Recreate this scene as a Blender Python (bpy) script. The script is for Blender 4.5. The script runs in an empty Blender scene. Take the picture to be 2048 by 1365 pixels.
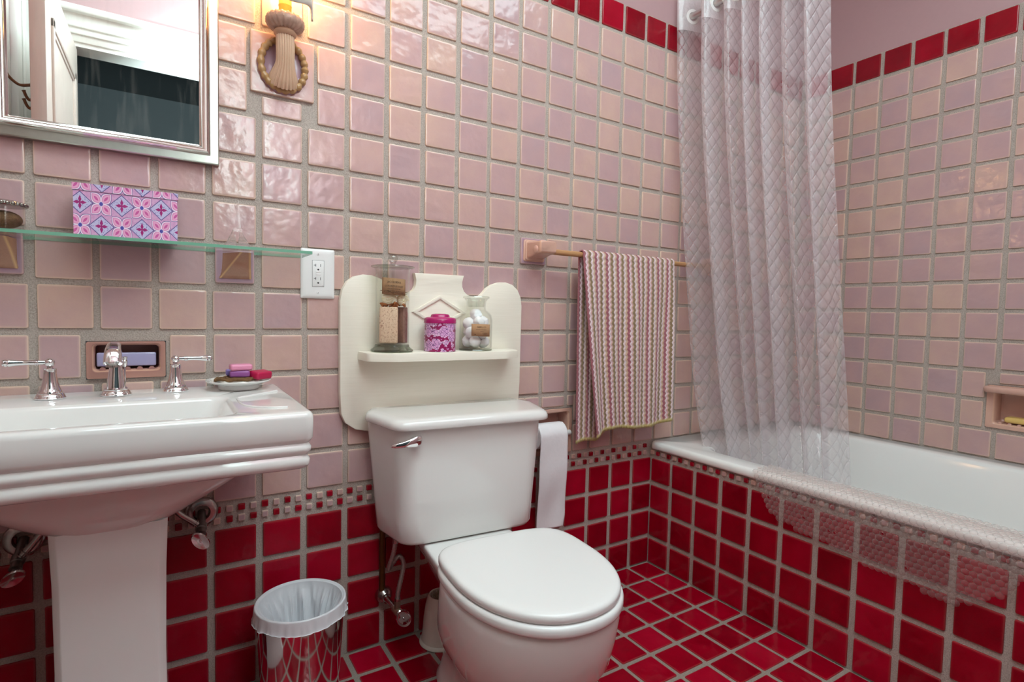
import bpy, bmesh, math, random
from mathutils import Matrix, Vector, noise as mnoise
R = random.Random(7)
sc = bpy.context.scene
COL = bpy.context.scene.collection
pi = math.pi
rad = math.radians
ROOTLOC = {}

# ------------------------------------------------------------------ mesh builder
class M:
    def __init__(s, T=None):
        s.v = []; s.f = []; s.m = []; s.c = []; s.uv = []; s.T = T
    def add(s, vs, fs, mat=0, col=None, uv=None):
        b = len(s.v)
        for i, p in enumerate(vs):
            p = Vector(p)
            s.v.append(s.T @ p if s.T else p)
            s.c.append((col[i] if isinstance(col, list) else col) if col else (0.5, 0, 0, 1))
            s.uv.append(uv[i] if uv else (0, 0))
        for f in fs:
            s.f.append([b + i for i in f]); s.m.append(mat)
        return s
    def loft(s, rings, mat=0, closed=True, cap0=True, cap1=True, uv=None):
        n = len(rings[0]); vs = [p for r in rings for p in r]; fs = []
        for j in range(len(rings) - 1):
            for i in range(n if closed else n - 1):
                a = j * n + i; b = j * n + (i + 1) % n
                fs.append([a, b, b + n, a + n])
        if cap0: fs.append(list(range(n))[::-1])
        if cap1: fs.append([(len(rings) - 1) * n + i for i in range(n)])
        return s.add(vs, fs, mat, None, uv)
    def box(s, x0, x1, y0, y1, z0, z1, b=0.0, k=3, mat=0):
        if b <= 0:
            vs = [(x, y, z) for z in (z0, z1) for x, y in ((x0, y0), (x1, y0), (x1, y1), (x0, y1))]
            return s.add(vs, [[3, 2, 1, 0], [4, 5, 6, 7], [0, 1, 5, 4], [1, 2, 6, 5], [2, 3, 7, 6], [3, 0, 4, 7]], mat)
        rings = []
        for i in range(k + 1):
            t = i / k * pi / 2; ins = b * (1 - math.sin(t)); rings.append(rr(x0 + ins, x1 - ins, y0 + ins, y1 - ins, max(b - ins, b * .15), z0 + b * (1 - math.cos(t)), k))
        for i in range(k + 1):
            t = (1 - i / k) * pi / 2; ins = b * (1 - math.sin(t)); rings.append(rr(x0 + ins, x1 - ins, y0 + ins, y1 - ins, max(b - ins, b * .15), z1 - b * (1 - math.cos(t)), k))
        return s.loft(rings, mat)
    def lathe(s, prof, n=40, c=(0, 0, 0), mat=0, T=None, cap0=True, cap1=True):
        rings = []
        for r, z in prof:
            ring = []
            for i in range(n):
                a = 2 * pi * i / n; p = Vector((r * math.cos(a), r * math.sin(a), z))
                ring.append((T @ p if T else p) + Vector(c))
            rings.append(ring)
        return s.loft(rings, mat, True, cap0, cap1)
    def tube(s, path, r, n=12, mat=0, closed=False):
        path = [Vector(p) for p in path]; N = len(path)
        rs = r if isinstance(r, list) else [r] * N
        rings = []; ref = None
        for i, p in enumerate(path):
            if closed: d = path[(i + 1) % N] - path[i - 1]
            else: d = path[min(i + 1, N - 1)] - path[max(i - 1, 0)]
            d = d.normalized()
            if ref is None:
                ref = Vector((0, 0, 1)) if abs(d.z) < .9 else Vector((1, 0, 0))
            a = (ref - d * ref.dot(d)).normalized(); ref = a; b = d.cross(a)
            rings.append([p + (a * math.cos(2 * pi * k / n) + b * math.sin(2 * pi * k / n)) * rs[i] for k in range(n)])
        if closed:
            rings.append(rings[0]); return s.loft(rings, mat, True, False, False)
        return s.loft(rings, mat)
    def sphere(s, c, r, n=20, m=12, mat=0, sc3=(1, 1, 1), T=None):
        rings = []
        for j in range(1, m):
            t = pi * j / m; ring = []
            for i in range(n):
                a = 2 * pi * i / n
                p = Vector((r * sc3[0] * math.sin(t) * math.cos(a), r * sc3[1] * math.sin(t) * math.sin(a), -r * sc3[2] * math.cos(t)))
                ring.append((T @ p if T else p) + Vector(c))
            rings.append(ring)
        return s.loft(rings, mat)
    def prism(s, outline, f0, f1, bev=0.0, mat=0):
        """outline: 2D CCW list; f0/f1: functions (x,y)->3D for the back and the front face"""
        n = len(outline)
        def inset(o, d):
            res = []
            for i in range(n):
                p0 = Vector(o[i - 1]); p1 = Vector(o[i]); p2 = Vector(o[(i + 1) % n])
                e1 = (p1 - p0); e2 = (p2 - p1)
                e1 = e1.normalized() if e1.length > 1e-9 else e2.normalized()
                e2 = e2.normalized() if e2.length > 1e-9 else e1
                nn = Vector((-e1.y - e2.y, e1.x + e2.x)); nn = nn.normalized() if nn.length > 1e-9 else Vector((0, 0))
                res.append(p1 + nn * d)
            return res
        if bev > 0:
            o2 = inset(outline, bev); o1 = inset(outline, bev * .3)
            def lerp(p, t): return Vector(f0(*p)).lerp(Vector(f1(*p)), t)
            th = (Vector(f1(*outline[0])) - Vector(f0(*outline[0]))).length; q = bev / th
            rings = [[f0(*p) for p in outline], [lerp(p, 1 - q) for p in outline], [lerp(p, 1 - q * .3) for p in o1], [f1(*p) for p in o2]]
        else:
            rings = [[f0(*p) for p in outline], [f1(*p) for p in outline]]
        return s.loft(rings, mat)
    def grid(s, fn, nu, nv, mat=0, uvf=None, keep=None, wrapu=False):
        vs = []; uv = []
        for j in range(nv + 1):
            for i in range(nu + 1):
                u = i / nu; v = j / nv
                vs.append(fn(u, v)); uv.append(uvf(u, v) if uvf else (u, v))
        fs = []
        for j in range(nv):
            for i in range(nu):
                if keep and not keep((i + .5) / nu, (j + .5) / nv): continue
                a = j * (nu + 1) + i; fs.append([a, a + 1, a + nu + 2, a + nu + 1])
        return s.add(vs, fs, mat, None, uv)
    def build(s, name, mats, parent=None, smooth=True, sharp=38, merge=False):
        me = bpy.data.meshes.new(name)
        if parent is not None: off = ROOTLOC[parent.name]
        else:
            xs = [p.x for p in s.v]; ys = [p.y for p in s.v]; zs = [p.z for p in s.v]
            off = Vector(((min(xs) + max(xs)) / 2, (min(ys) + max(ys)) / 2, min(zs)))
        me.from_pydata([tuple(p - off) for p in s.v], [], s.f)
        if not isinstance(mats, (list, tuple)): mats = [mats]
        for m in mats: me.materials.append(m)
        me.polygons.foreach_set('material_index', s.m)
        ca = me.color_attributes.new('Col', 'FLOAT_COLOR', 'POINT')
        ca.data.foreach_set('color', [x for c in s.c for x in c])
        ul = me.uv_layers.new(name='UV')
        li = [0] * len(me.loops); me.loops.foreach_get('vertex_index', li)
        ul.data.foreach_set('uv', [x for i in li for x in s.uv[i]])
        bm = bmesh.new(); bm.from_mesh(me)
        lone = [v for v in bm.verts if not v.link_faces]
        if lone: bmesh.ops.delete(bm, geom=lone, context='VERTS')
        if merge: bmesh.ops.remove_doubles(bm, verts=bm.verts, dist=1e-5)
        if merge == 'n': bmesh.ops.recalc_face_normals(bm, faces=bm.faces)
        bm.to_mesh(me); bm.free()
        if smooth:
            me.polygons.foreach_set('use_smooth', [True] * len(me.polygons))
            me.set_sharp_from_angle(angle=rad(sharp))
        me.update()
        o = bpy.data.objects.new(name, me); COL.objects.link(o)
        if parent is not None: o.parent = parent
        else: o.location = off
        ROOTLOC[o.name] = off
        return o

def rr(x0, x1, y0, y1, r, z, k=5):
    r = min(r, (x1 - x0) / 2 - 1e-5, (y1 - y0) / 2 - 1e-5); out = []
    for cx, cy, a0 in ((x1 - r, y0 + r, -pi / 2), (x1 - r, y1 - r, 0), (x0 + r, y1 - r, pi / 2), (x0 + r, y0 + r, pi)):
        for i in range(k + 1):
            a = a0 + i / k * pi / 2; out.append((cx + r * math.cos(a), cy + r * math.sin(a), z))
    return out
def rpoly(pts, r, k=5):
    """rounded 2D polygon (CCW)"""
    n = len(pts); out = []
    for i in range(n):
        p = Vector(pts[i]); a = Vector(pts[i - 1]); b = Vector(pts[(i + 1) % n]); ri = r[i] if isinstance(r, list) else r
        da = (a - p); db = (b - p); ang = da.angle(db); d = min(ri / math.tan(ang / 2), da.length * .49, db.length * .49)
        s0 = p + da.normalized() * d; s1 = p + db.normalized() * d
        for t in range(k + 1):
            t /= k; out.append(tuple(s0 * (1 - t) ** 2 + p * 2 * t * (1 - t) + s1 * t * t))
    return out
def smooth_path(pts, n=8):
    pts = [Vector(p) for p in pts]; out = []
    for i in range(len(pts) - 1):
        p0 = pts[max(i - 1, 0)]; p1 = pts[i]; p2 = pts[i + 1]; p3 = pts[min(i + 2, len(pts) - 1)]
        for j in range(n):
            t = j / n
            out.append(.5 * ((2 * p1) + (p2 - p0) * t + (2 * p0 - 5 * p1 + 4 * p2 - p3) * t * t + (3 * p1 - p0 - 3 * p2 + p3) * t ** 3))
    out.append(pts[-1]); return out
def sstep(a, b, x):
    t = min(max((x - a) / (b - a), 0), 1); return t * t * (3 - 2 * t)

def tag(o, label, cat, group=None):
    o['label'] = label; o['category'] = cat
    if group: o['group'] = group
    return o
def thing(name, loc, label, cat, group=None):
    o = bpy.data.objects.new(name, None); COL.objects.link(o); o.location = loc; o.empty_display_size = .05
    ROOTLOC[o.name] = Vector(loc); return tag(o, label, cat, group)
def struct(o):
    o['kind'] = 'structure'; return o

# ------------------------------------------------------------------ materials
def S(r, g, b):
    f = lambda c: (c / 255 / 12.92) if c / 255 <= .04045 else ((c / 255 + .055) / 1.055) ** 2.4
    return (f(r), f(g), f(b), 1)
class N:
    def __init__(s, name):
        s.mat = bpy.data.materials.new(name); s.mat.use_nodes = True; s.t = s.mat.node_tree; s.t.nodes.clear()
        s.out = s.n('ShaderNodeOutputMaterial')
    def n(s, typ, **kw):
        nd = s.t.nodes.new(typ)
        for k, v in kw.items(): setattr(nd, k, v)
        return nd
    def l(s, a, b): s.t.links.new(a, b)
    def val(s, x, sock):
        if hasattr(x, 'links') or hasattr(x, 'is_linked'): s.l(x, sock)
        else: sock.default_value = x
    def math(s, op, a, b=0.0, c=0.0, clamp=False):
        nd = s.n('ShaderNodeMath', operation=op, use_clamp=clamp)
        s.val(a, nd.inputs[0]); s.val(b, nd.inputs[1]); s.val(c, nd.inputs[2]); return nd.outputs[0]
    def mix(s, f, a, b):
        nd = s.n('ShaderNodeMix', data_type='RGBA'); s.val(f, nd.inputs[0]); s.val(a, nd.inputs[6]); s.val(b, nd.inputs[7]); return nd.outputs[2]
    def noise(s, scale, detail=2, vec=None, rough=.5):
        nd = s.n('ShaderNodeTexNoise'); nd.inputs['Scale'].default_value = scale; nd.inputs['Detail'].default_value = detail; nd.inputs['Roughness'].default_value = rough
        if vec is not None: s.l(vec, nd.inputs['Vector'])
        return nd.outputs[0]
    def obj(s): return s.n('ShaderNodeTexCoord').outputs['Object']
    def uv(s): return s.n('ShaderNodeTexCoord').outputs['UV']
    def ramp(s, f, stops, interp='LINEAR'):
        nd = s.n('ShaderNodeValToRGB'); cr = nd.color_ramp; cr.interpolation = interp
        while len(cr.elements) < len(stops): cr.elements.new(.5)
        for e, (p, c) in zip(cr.elements, stops): e.position = p; e.color = c
        s.l(f, nd.inputs[0]); return nd.outputs[0]
    def bump(s, h, strength=.2, dist=.002):
        nd = s.n('ShaderNodeBump'); nd.inputs['Strength'].default_value = strength; nd.inputs['Distance'].default_value = dist; s.l(h, nd.inputs['Height']); return nd.outputs[0]
    def pbsdf(s, base, rough=.5, metal=0., normal=None, **kw):
        nd = s.n('ShaderNodeBsdfPrincipled'); s.val(base, nd.inputs['Base Color']); s.val(rough, nd.inputs['Roughness']); s.val(metal, nd.inputs['Metallic'])
        if normal is not None: s.l(normal, nd.inputs['Normal'])
        for k, v in kw.items(): s.val(v, nd.inputs[k.replace('_', ' ')])
        return nd.outputs[0]
    def done(s, sh): s.l(sh, s.out.inputs[0]); return s.mat
    def msh(s, f, a, b):
        nd = s.n('ShaderNodeMixShader'); s.val(f, nd.inputs[0]); s.l(a, nd.inputs[1]); s.l(b, nd.inputs[2]); return nd.outputs[0]
def plain(name, col, rough=.5, metal=0., nscale=0, namt=.1, bump=0, **kw):
    n = N(name); base = col; nrm = None
    f = n.noise(nscale or 14, 3, n.obj())
    d = tuple(c * (1 - namt) for c in col[:3]) + (1,)
    base = n.mix(f, d, col)
    if bump: nrm = n.bump(n.noise(nscale or 14, 4, n.obj()), bump)
    return n.done(n.pbsdf(base, rough, metal, nrm, **kw))

def tile_mat(name, stops, edge, rough=.14, gloss=.5, speck=.06, bump=.35):
    n = N(name); at = n.n('ShaderNodeAttribute', attribute_name='Col'); sp = n.n('ShaderNodeSeparateColor'); n.l(at.outputs['Color'], sp.inputs[0])
    o = n.obj(); nz = n.noise(11, 3, o); nf = n.noise(420, 2, o)
    f = n.math('ADD', n.math('MULTIPLY', sp.outputs[0], .75), n.math('MULTIPLY', n.math('SUBTRACT', nz, .5), .9), 0)
    f = n.math('ADD', f, .12); f = n.math('ADD', f, n.math('MULTIPLY', n.math('SUBTRACT', nf, .5), speck * 4), clamp=True)
    c = n.ramp(f, stops)
    c = n.mix(n.math('MULTIPLY', sp.outputs[1], .7), c, edge)
    h = n.math('ADD', n.noise(16, 2, o), n.math('MULTIPLY', n.noise(75, 2, o), .12))
    nrm = n.bump(h, bump, .012)
    r = n.math('ADD', rough - .05, n.math('MULTIPLY', n.noise(30, 3, o), .12))
    return n.done(n.pbsdf(c, r, 0, nrm, Specular_IOR_Level=gloss))
PINK = tile_mat('glazed pink tile', [(0, S(182, 153, 157)), (.35, S(191, 157, 157)), (.7, S(199, 164, 157)), (1, S(205, 171, 157))], S(230, 204, 180), gloss=.55)
RED = tile_mat('glazed red tile', [(0, S(122, 0, 20)), (.5, S(150, 1, 28)), (1, S(172, 10, 42))], S(158, 58, 60), .13, .4, .08)
def grout_mat(name, a, b):
    n = N(name); o = n.obj(); f = n.noise(330, 4, o, .7); g = n.noise(7, 3, o)
    c = n.ramp(f, [(.3, a), (.62, b)]); c = n.mix(n.math('MULTIPLY', g, .35), c, S(150, 130, 112))
    return n.done(n.pbsdf(c, .85, 0, n.bump(f, .8, .003)))
GROUT = grout_mat('sandy grey grout', S(158, 146, 138), S(204, 193, 184))
GROUTF = grout_mat('floor grout', S(128, 118, 110), S(172, 160, 150))
PAINT = plain('pink wall paint', S(184, 150, 152), .55, nscale=60, namt=.05, bump=.12)
CEIL = plain('white ceiling paint', S(232, 224, 220), .7, bump=.1)
WHITEP = plain('white trim paint', S(236, 234, 228), .4, namt=.04)
PORC = plain('white porcelain', S(232, 230, 227), .07, namt=.015, Coat_Weight=.4, Coat_Roughness=.03)
TUBM = plain('white tub enamel', S(236, 236, 233), .1, namt=.015)
SEATM = plain('white seat plastic', S(234, 234, 232), .22, namt=.01)
CHROME = plain('chrome', (.86, .86, .87, 1), .06, 1, namt=.03)
STEEL = plain('polished steel', (.72, .69, .68, 1), .07, 1, namt=.06)
NICKEL = plain('brushed nickel frame', (.56, .55, .5, 1), .28, 1, 120, .12)
DULL = plain('worn chrome', (.6, .57, .54, 1), .25, 1, 90, .4)
BRASSD = plain('tarnished copper pipe', S(120, 84, 46), .4, .8, 60, .45)
BRONZE = plain('bronze hook', S(120, 84, 58), .35, .8, namt=.3)
CREAM = None
def cream_wood():
    n = N('cream painted wood'); o = n.obj(); mp = n.n('ShaderNodeMapping'); mp.inputs['Scale'].default_value = (6, 6, 160); n.l(o, mp.inputs[0])
    g = n.noise(1.5, 4, mp.outputs[0]); c = n.mix(g, S(236, 229, 212), S(246, 240, 226))
    return n.done(n.pbsdf(c, .42, 0, n.bump(g, .12, .002)))
CREAM = cream_wood()
CERBR = tile_mat('sandy glazed ceramic', [(0, S(150, 108, 92)), (.5, S(174, 130, 108)), (1, S(196, 154, 126))], S(226, 188, 130), .14, .5, .1)
CERPK = tile_mat('pink glazed ceramic', [(0, S(190, 148, 136)), (.5, S(206, 163, 148)), (1, S(216, 174, 156))], S(226, 186, 158), .14, .5)
CERDK = tile_mat('rosy brown glazed ceramic', [(0, S(150, 104, 98)), (.5, S(168, 120, 112)), (1, S(180, 132, 122))], S(226, 180, 150), .14, .5)
LILACT = tile_mat('lilac glazed ceramic', [(0, S(158, 130, 150)), (.5, S(176, 146, 160)), (1, S(186, 154, 160))], S(214, 180, 170), .1, .6)
WOODB = None
def wood_bar():
    n = N('honey wood dowel'); o = n.obj(); mp = n.n('ShaderNodeMapping'); mp.inputs['Scale'].default_value = (5, 120, 120); n.l(o, mp.inputs[0])
    g = n.noise(2, 4, mp.outputs[0]); return n.done(n.pbsdf(n.mix(g, S(160, 112, 72), S(204, 158, 110)), .4))
WOODB = wood_bar()
WPLAS = plain('white plastic', S(238, 238, 236), .3, namt=.02)
CPLAS = plain('cream plastic', S(222, 213, 200), .4, namt=.05)
BLACK = plain('dark slot', (.02, .02, .02, 1), .6)
HALLM = plain('unlit hall tone', S(58, 62, 64), .7)  # darkness of the unlit hall is put into this wall colour
HALLF = plain('dark blue hall carpet', S(24, 34, 46), .9, nscale=60, namt=.5)
BAG = plain('white bag film', S(226, 228, 232), .3, nscale=45, namt=.08, bump=.25)
PAPER = plain('white tissue paper', S(238, 234, 236), .85, nscale=90, namt=.06, bump=.35)
def soapm(name, c, rough=.35, coat=0., **k): return plain(name, c, rough, namt=.08, Coat_Weight=coat, **k)
def glassy(name, tint, ior=1.45, rough=.02, base=.03, op=0.0):
    n = N(name); fr = n.n('ShaderNodeLayerWeight'); fr.inputs[0].default_value = .5
    tr = n.n('ShaderNodeBsdfTransparent'); tr.inputs[0].default_value = tint
    gl = n.n('ShaderNodeBsdfGlossy'); gl.inputs['Roughness'].default_value = rough
    f = n.math('ADD', n.math('MULTIPLY', n.math('POWER', fr.outputs[1], 4.0), .6), base, clamp=True)
    sh = n.msh(f, tr.outputs[0], gl.outputs[0])
    if op:
        d = n.n('ShaderNodeBsdfDiffuse'); d.inputs[0].default_value = (tint[0] * .9, tint[1] * .9, tint[2] * .9, 1)
        nz = n.noise(40, 2, n.obj()); sh = n.msh(n.math('MULTIPLY', nz, op * 2), sh, d.outputs[0])
    return n.done(sh)
GLASS = glassy('clear jar glass', (.985, .988, .98, 1), base=.03)
GLASSB = glassy('thick grey green glass', (.62, .66, .6, 1), base=.1)
SHELFG = glassy('clear shelf glass', (.95, .98, .965, 1), base=.03)
SHELFE = plain('sea green glass edge', S(120, 176, 150), .15, namt=.1)
CRYS = N('cut crystal'); _g = CRYS.n('ShaderNodeBsdfGlass'); _g.inputs['IOR'].default_value = 1.5; _g.inputs['Roughness'].default_value = .0
_t = CRYS.n('ShaderNodeBsdfTransparent'); CRYS = CRYS.done(CRYS.msh(.45, _g.outputs[0], _t.outputs[0]))
def mirror_mat():
    n = N('spotted mirror'); o = n.obj(); mp = n.n('ShaderNodeMapping'); mp.inputs['Scale'].default_value = (60, 60, 7); n.l(o, mp.inputs[0])
    s = n.noise(1, 4, mp.outputs[0], .6); s = n.math('MULTIPLY', n.math('SUBTRACT', s, .5, clamp=True), .35)
    g = n.pbsdf((.93, .94, .93, 1), .01, 1); d = n.n('ShaderNodeBsdfDiffuse'); d.inputs[0].default_value = (.8, .78, .7, 1)
    return n.done(n.msh(s, g, d.outputs[0]))
MIRROR = mirror_mat()
def curtain_mat(name, op, diam=True):
    n = N(name); sx = n.n('ShaderNodeSeparateXYZ'); n.l(n.uv(), sx.inputs[0]); u = n.math('DIVIDE', sx.outputs[0], .036); v = n.math('DIVIDE', sx.outputs[1], .044)
    def ridge(x): return n.math('ABSOLUTE', n.math('SUBTRACT', n.math('FRACT', x), .5))
    a = ridge(n.math('ADD', u, v)); b = ridge(n.math('SUBTRACT', u, v))
    m = n.math('MAXIMUM', a, b); line = n.math('SMOOTH_MIN', n.math('MULTIPLY', n.math('SUBTRACT', m, .38, clamp=True), 9), 1.0, .1)
    dome = n.math('MULTIPLY', n.math('ADD', n.math('COSINE', n.math('MULTIPLY', a, 6.283)), n.math('COSINE', n.math('MULTIPLY', b, 6.283))), .25)
    wr = n.noise(60, 3, n.obj(), .6)
    if diam: h = n.math('ADD', n.math('ADD', n.math('MULTIPLY', dome, .45), n.math('MULTIPLY', line, -.35)), n.math('MULTIPLY', wr, .6))
    else: h = wr
    nrm = n.bump(h, .75, .006)
    body = n.pbsdf((.86, .83, .85, 1), .13, 0, nrm, Specular_IOR_Level=1.0, Coat_Weight=1.0, Coat_Roughness=.06)
    tl = n.n('ShaderNodeBsdfTranslucent'); tl.inputs[0].default_value = (.86, .83, .85, 1); n.l(nrm, tl.inputs['Normal'])
    body = n.msh(.22, body, tl.outputs[0])
    tr = n.n('ShaderNodeBsdfTransparent'); tr.inputs[0].default_value = (.97, .96, .97, 1)
    lw = n.n('ShaderNodeLayerWeight'); lw.inputs[0].default_value = .30
    f = n.math('ADD', op, n.math('MULTIPLY', lw.outputs[1], .6))
    if diam: f = n.math('SUBTRACT', f, n.math('MULTIPLY', line, .05))
    f = n.math('MINIMUM', f, .95)
    return n.done(n.msh(f, tr.outputs[0], body))
CURT = curtain_mat('embossed clear vinyl', .285); HEADER = curtain_mat('frosted vinyl header', .58, False)
def matm():
    n = N('clear bubble vinyl'); b = n.pbsdf((.80, .77, .74, 1), .2, Specular_IOR_Level=.7)
    tr = n.n('ShaderNodeBsdfTransparent'); tr.inputs[0].default_value = (.93, .88, .87, 1)
    lw = n.n('ShaderNodeLayerWeight'); lw.inputs[0].default_value = .3
    f = n.math('ADD', .10, n.math('MULTIPLY', n.math('POWER', lw.outputs[1], 1.5), .9), clamp=True)
    return n.done(n.msh(f, tr.outputs[0], b))
BUBBLE = matm()
def towel_mat():
    n = N('bobbly striped towel'); sx = n.n('ShaderNodeSeparateXYZ'); n.l(n.uv(), sx.inputs[0])
    tri = n.math('PINGPONG', n.math('DIVIDE', sx.outputs[1], .0085), 1.0)
    k = n.math('ADD', n.math('DIVIDE', sx.outputs[0], .046), n.math('MULTIPLY', tri, .11)); f = n.math('FRACT', k)
    pk, mg, wh, tan, ol, cr, = S(222, 172, 184), S(152, 48, 84), S(246, 226, 232), S(212, 172, 142), S(122, 98, 46), S(232, 214, 208)
    c = n.ramp(f, [(0, tan), (.07, mg), (.28, wh), (.40, pk), (.47, tan), (.53, ol), (.74, wh), (.86, cr), (.93, tan)], 'CONSTANT')
    sp = n.noise(700, 2, n.obj()); c = n.mix(n.math('MULTIPLY', sp, .45), c, S(206, 178, 160))
    hem = n.n('ShaderNodeAttribute', attribute_name='Col'); hs = n.n('ShaderNodeSeparateColor'); n.l(hem.outputs['Color'], hs.inputs[0])
    c = n.mix(hs.outputs[1], c, S(204, 190, 116))
    w1 = n.math('PINGPONG', n.math('DIVIDE', sx.outputs[0], .0058), 1.0); h = n.math('ADD', n.math('MULTIPLY', tri, .6), n.math('ADD', w1, n.math('MULTIPLY', sp, .8)))
    return n.done(n.pbsdf(c, .9, 0, n.bump(h, .7, .003), Sheen_Weight=.3))
TOWEL = towel_mat()
def box_pattern():
    n = N('lilac ornament print'); sx = n.n('ShaderNodeSeparateXYZ'); n.l(n.uv(), sx.inputs[0]); A = lambda x, y: n.math('ADD', x, y); Mu = lambda x, y: n.math('MULTIPLY', x, y); Su = lambda x, y: n.math('SUBTRACT', x, y)
    u = Mu(n.math('ADD', sx.outputs[0], .018), 1 / .064); v = Mu(n.math('ADD', sx.outputs[1], -.006), 1 / .084)
    p = A(u, v); r = Su(u, v)
    loc = lambda q, o=0.0: Su(q, n.math('ROUND', q)) if not o else Su(Su(q, .5), n.math('ROUND', Su(q, .5)))
    x, y = loc(p), loc(r); ax, ay = n.math('ABSOLUTE', x), n.math('ABSOLUTE', y)
    e = n.math('MINIMUM', Su(ay, Mu(n.math('SINE', Mu(ax, 6.6)), .17)), Su(ax, Mu(n.math('SINE', Mu(ay, 6.6)), .17)))
    x2, y2 = loc(p, 1), loc(r, 1); dx = n.math('ABSOLUTE', Mu(A(x2, y2), .5)); dy = n.math('ABSOLUTE', Mu(Su(x2, y2), .5))
    med = n.math('LESS_THAN', A(Mu(dx, 1.0), Mu(dy, 1.25)), .30)
    ns = n.noise(230, 2, n.uv()); c = n.mix(ns, S(196, 130, 184), S(232, 190, 222))
    dots = n.n('ShaderNodeTexVoronoi', feature='F1'); dots.inputs['Scale'].default_value = 330; n.l(n.uv(), dots.inputs['Vector'])
    lil = n.mix(n.math('LESS_THAN', dots.outputs['Distance'], .3), S(200, 194, 226), S(150, 140, 196)); c = n.mix(med, c, lil)
    ring = n.math('LESS_THAN', n.math('ABSOLUTE', Su(A(dx, Mu(dy, 1.25)), .30)), .014); c = n.mix(ring, c, S(96, 84, 140))
    pet = n.ramp(n.math('ADD', Mu(e, 2.0), .5), [(0, S(206, 96, 160)), (.24, S(236, 170, 206)), (.36, S(222, 140, 190)), (.42, S(244, 226, 240)), (.49, S(110, 90, 150)), (.54, S(110, 90, 150))], 'CONSTANT')
    c = n.mix(n.math('LESS_THAN', e, .018), c, pet)
    arm = lambda a, b: Mu(n.math('LESS_THAN', Su(a, Su(.040, Mu(n.math('ABSOLUTE', Su(b, .07)), .45))), 0.0), n.math('LESS_THAN', b, .16))
    c = n.mix(n.math('MAXIMUM', arm(dx, dy), arm(dy, dx)), c, S(164, 48, 120))
    d2 = A(Mu(x, x), Mu(y, y)); c = n.mix(n.math('LESS_THAN', d2, .0075), c, S(232, 208, 232)); c = n.mix(n.math('LESS_THAN', d2, .0040), c, S(88, 84, 170))
    return n.done(n.pbsdf(c, .22, 0, Coat_Weight=.5))
BOXP = box_pattern()
def tin_pattern():
    n = N('magenta flower print'); uvn = n.uv()
    vo = n.n('ShaderNodeTexVoronoi', feature='F1'); vo.inputs['Scale'].default_value = 38; vo.inputs['Randomness'].default_value = .55; n.l(uvn, vo.inputs['Vector'])
    v2 = n.n('ShaderNodeTexVoronoi', feature='DISTANCE_TO_EDGE'); v2.inputs['Scale'].default_value = 150; n.l(uvn, v2.inputs['Vector'])
    wob = n.noise(120, 2, uvn)
    d = n.math('ADD', vo.outputs['Distance'], n.math('MULTIPLY', n.math('SUBTRACT', wob, .5), .5))
    c = n.ramp(d, [(0, S(206, 130, 196)), (.1, S(226, 170, 216)), (.50, S(240, 206, 232)), (.57, S(150, 16, 88)), (.68, S(158, 20, 92)), (.74, S(226, 170, 216))], 'CONSTANT')
    inside = n.math('LESS_THAN', d, .57); line = n.math('MULTIPLY', n.math('LESS_THAN', v2.outputs['Distance'], .045), inside)
    c = n.mix(line, c, S(120, 70, 130)); return n.done(n.pbsdf(c, .3, 0, Coat_Weight=.3))
TINP = tin_pattern()
MAGENTA = plain('magenta enamel', S(176, 26, 104), .25, namt=.05)
KRAFT = plain('brown kraft paper', S(182, 140, 102), .8, nscale=80, namt=.2)
INK = plain('dark brown ink', S(52, 36, 28), .8)
COTTON = plain('cotton wool', S(246, 246, 248), .95, nscale=60, namt=.04, bump=.5)
SHELLM = None
def shell_mat():
    n = N('cream snail shell'); w = n.n('ShaderNodeTexWave', wave_type='RINGS'); w.inputs['Scale'].default_value = 90; w.inputs['Distortion'].default_value = 2; n.l(n.obj(), w.inputs[0])
    return n.done(n.pbsdf(n.mix(w.outputs[1], S(222, 204, 156), S(250, 244, 224)), .3))
SHELLM = shell_mat()
def speckle_soap():
    n = N('oatmeal soap'); o = n.obj(); f = n.noise(260, 3, o, .7); c = n.ramp(f, [(.36, S(176, 124, 102)), (.43, S(236, 202, 170)), (.65, S(244, 216, 188))])
    return n.done(n.pbsdf(c, .5))
OATS = speckle_soap()
LOOFAH = plain('brown woven fibre', S(132, 96, 60), .9, nscale=150, namt=.6, bump=.9)
SEEDS = plain('brown seeds', S(128, 92, 58), .9, nscale=240, namt=.7, bump=1.0)
FLAME = N('lit frosted bulb'); _e = FLAME.n('ShaderNodeEmission'); _e.inputs[0].default_value = (1, .62, .25, 1); _e.inputs[1].default_value = 30; FLAME = FLAME.done(_e.outputs[0])
CANDLE = plain('amber candle sleeve', S(236, 190, 96), .4, namt=.1)
SHADEM = plain('white porcelain shade', S(226, 222, 214), .2)

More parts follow.
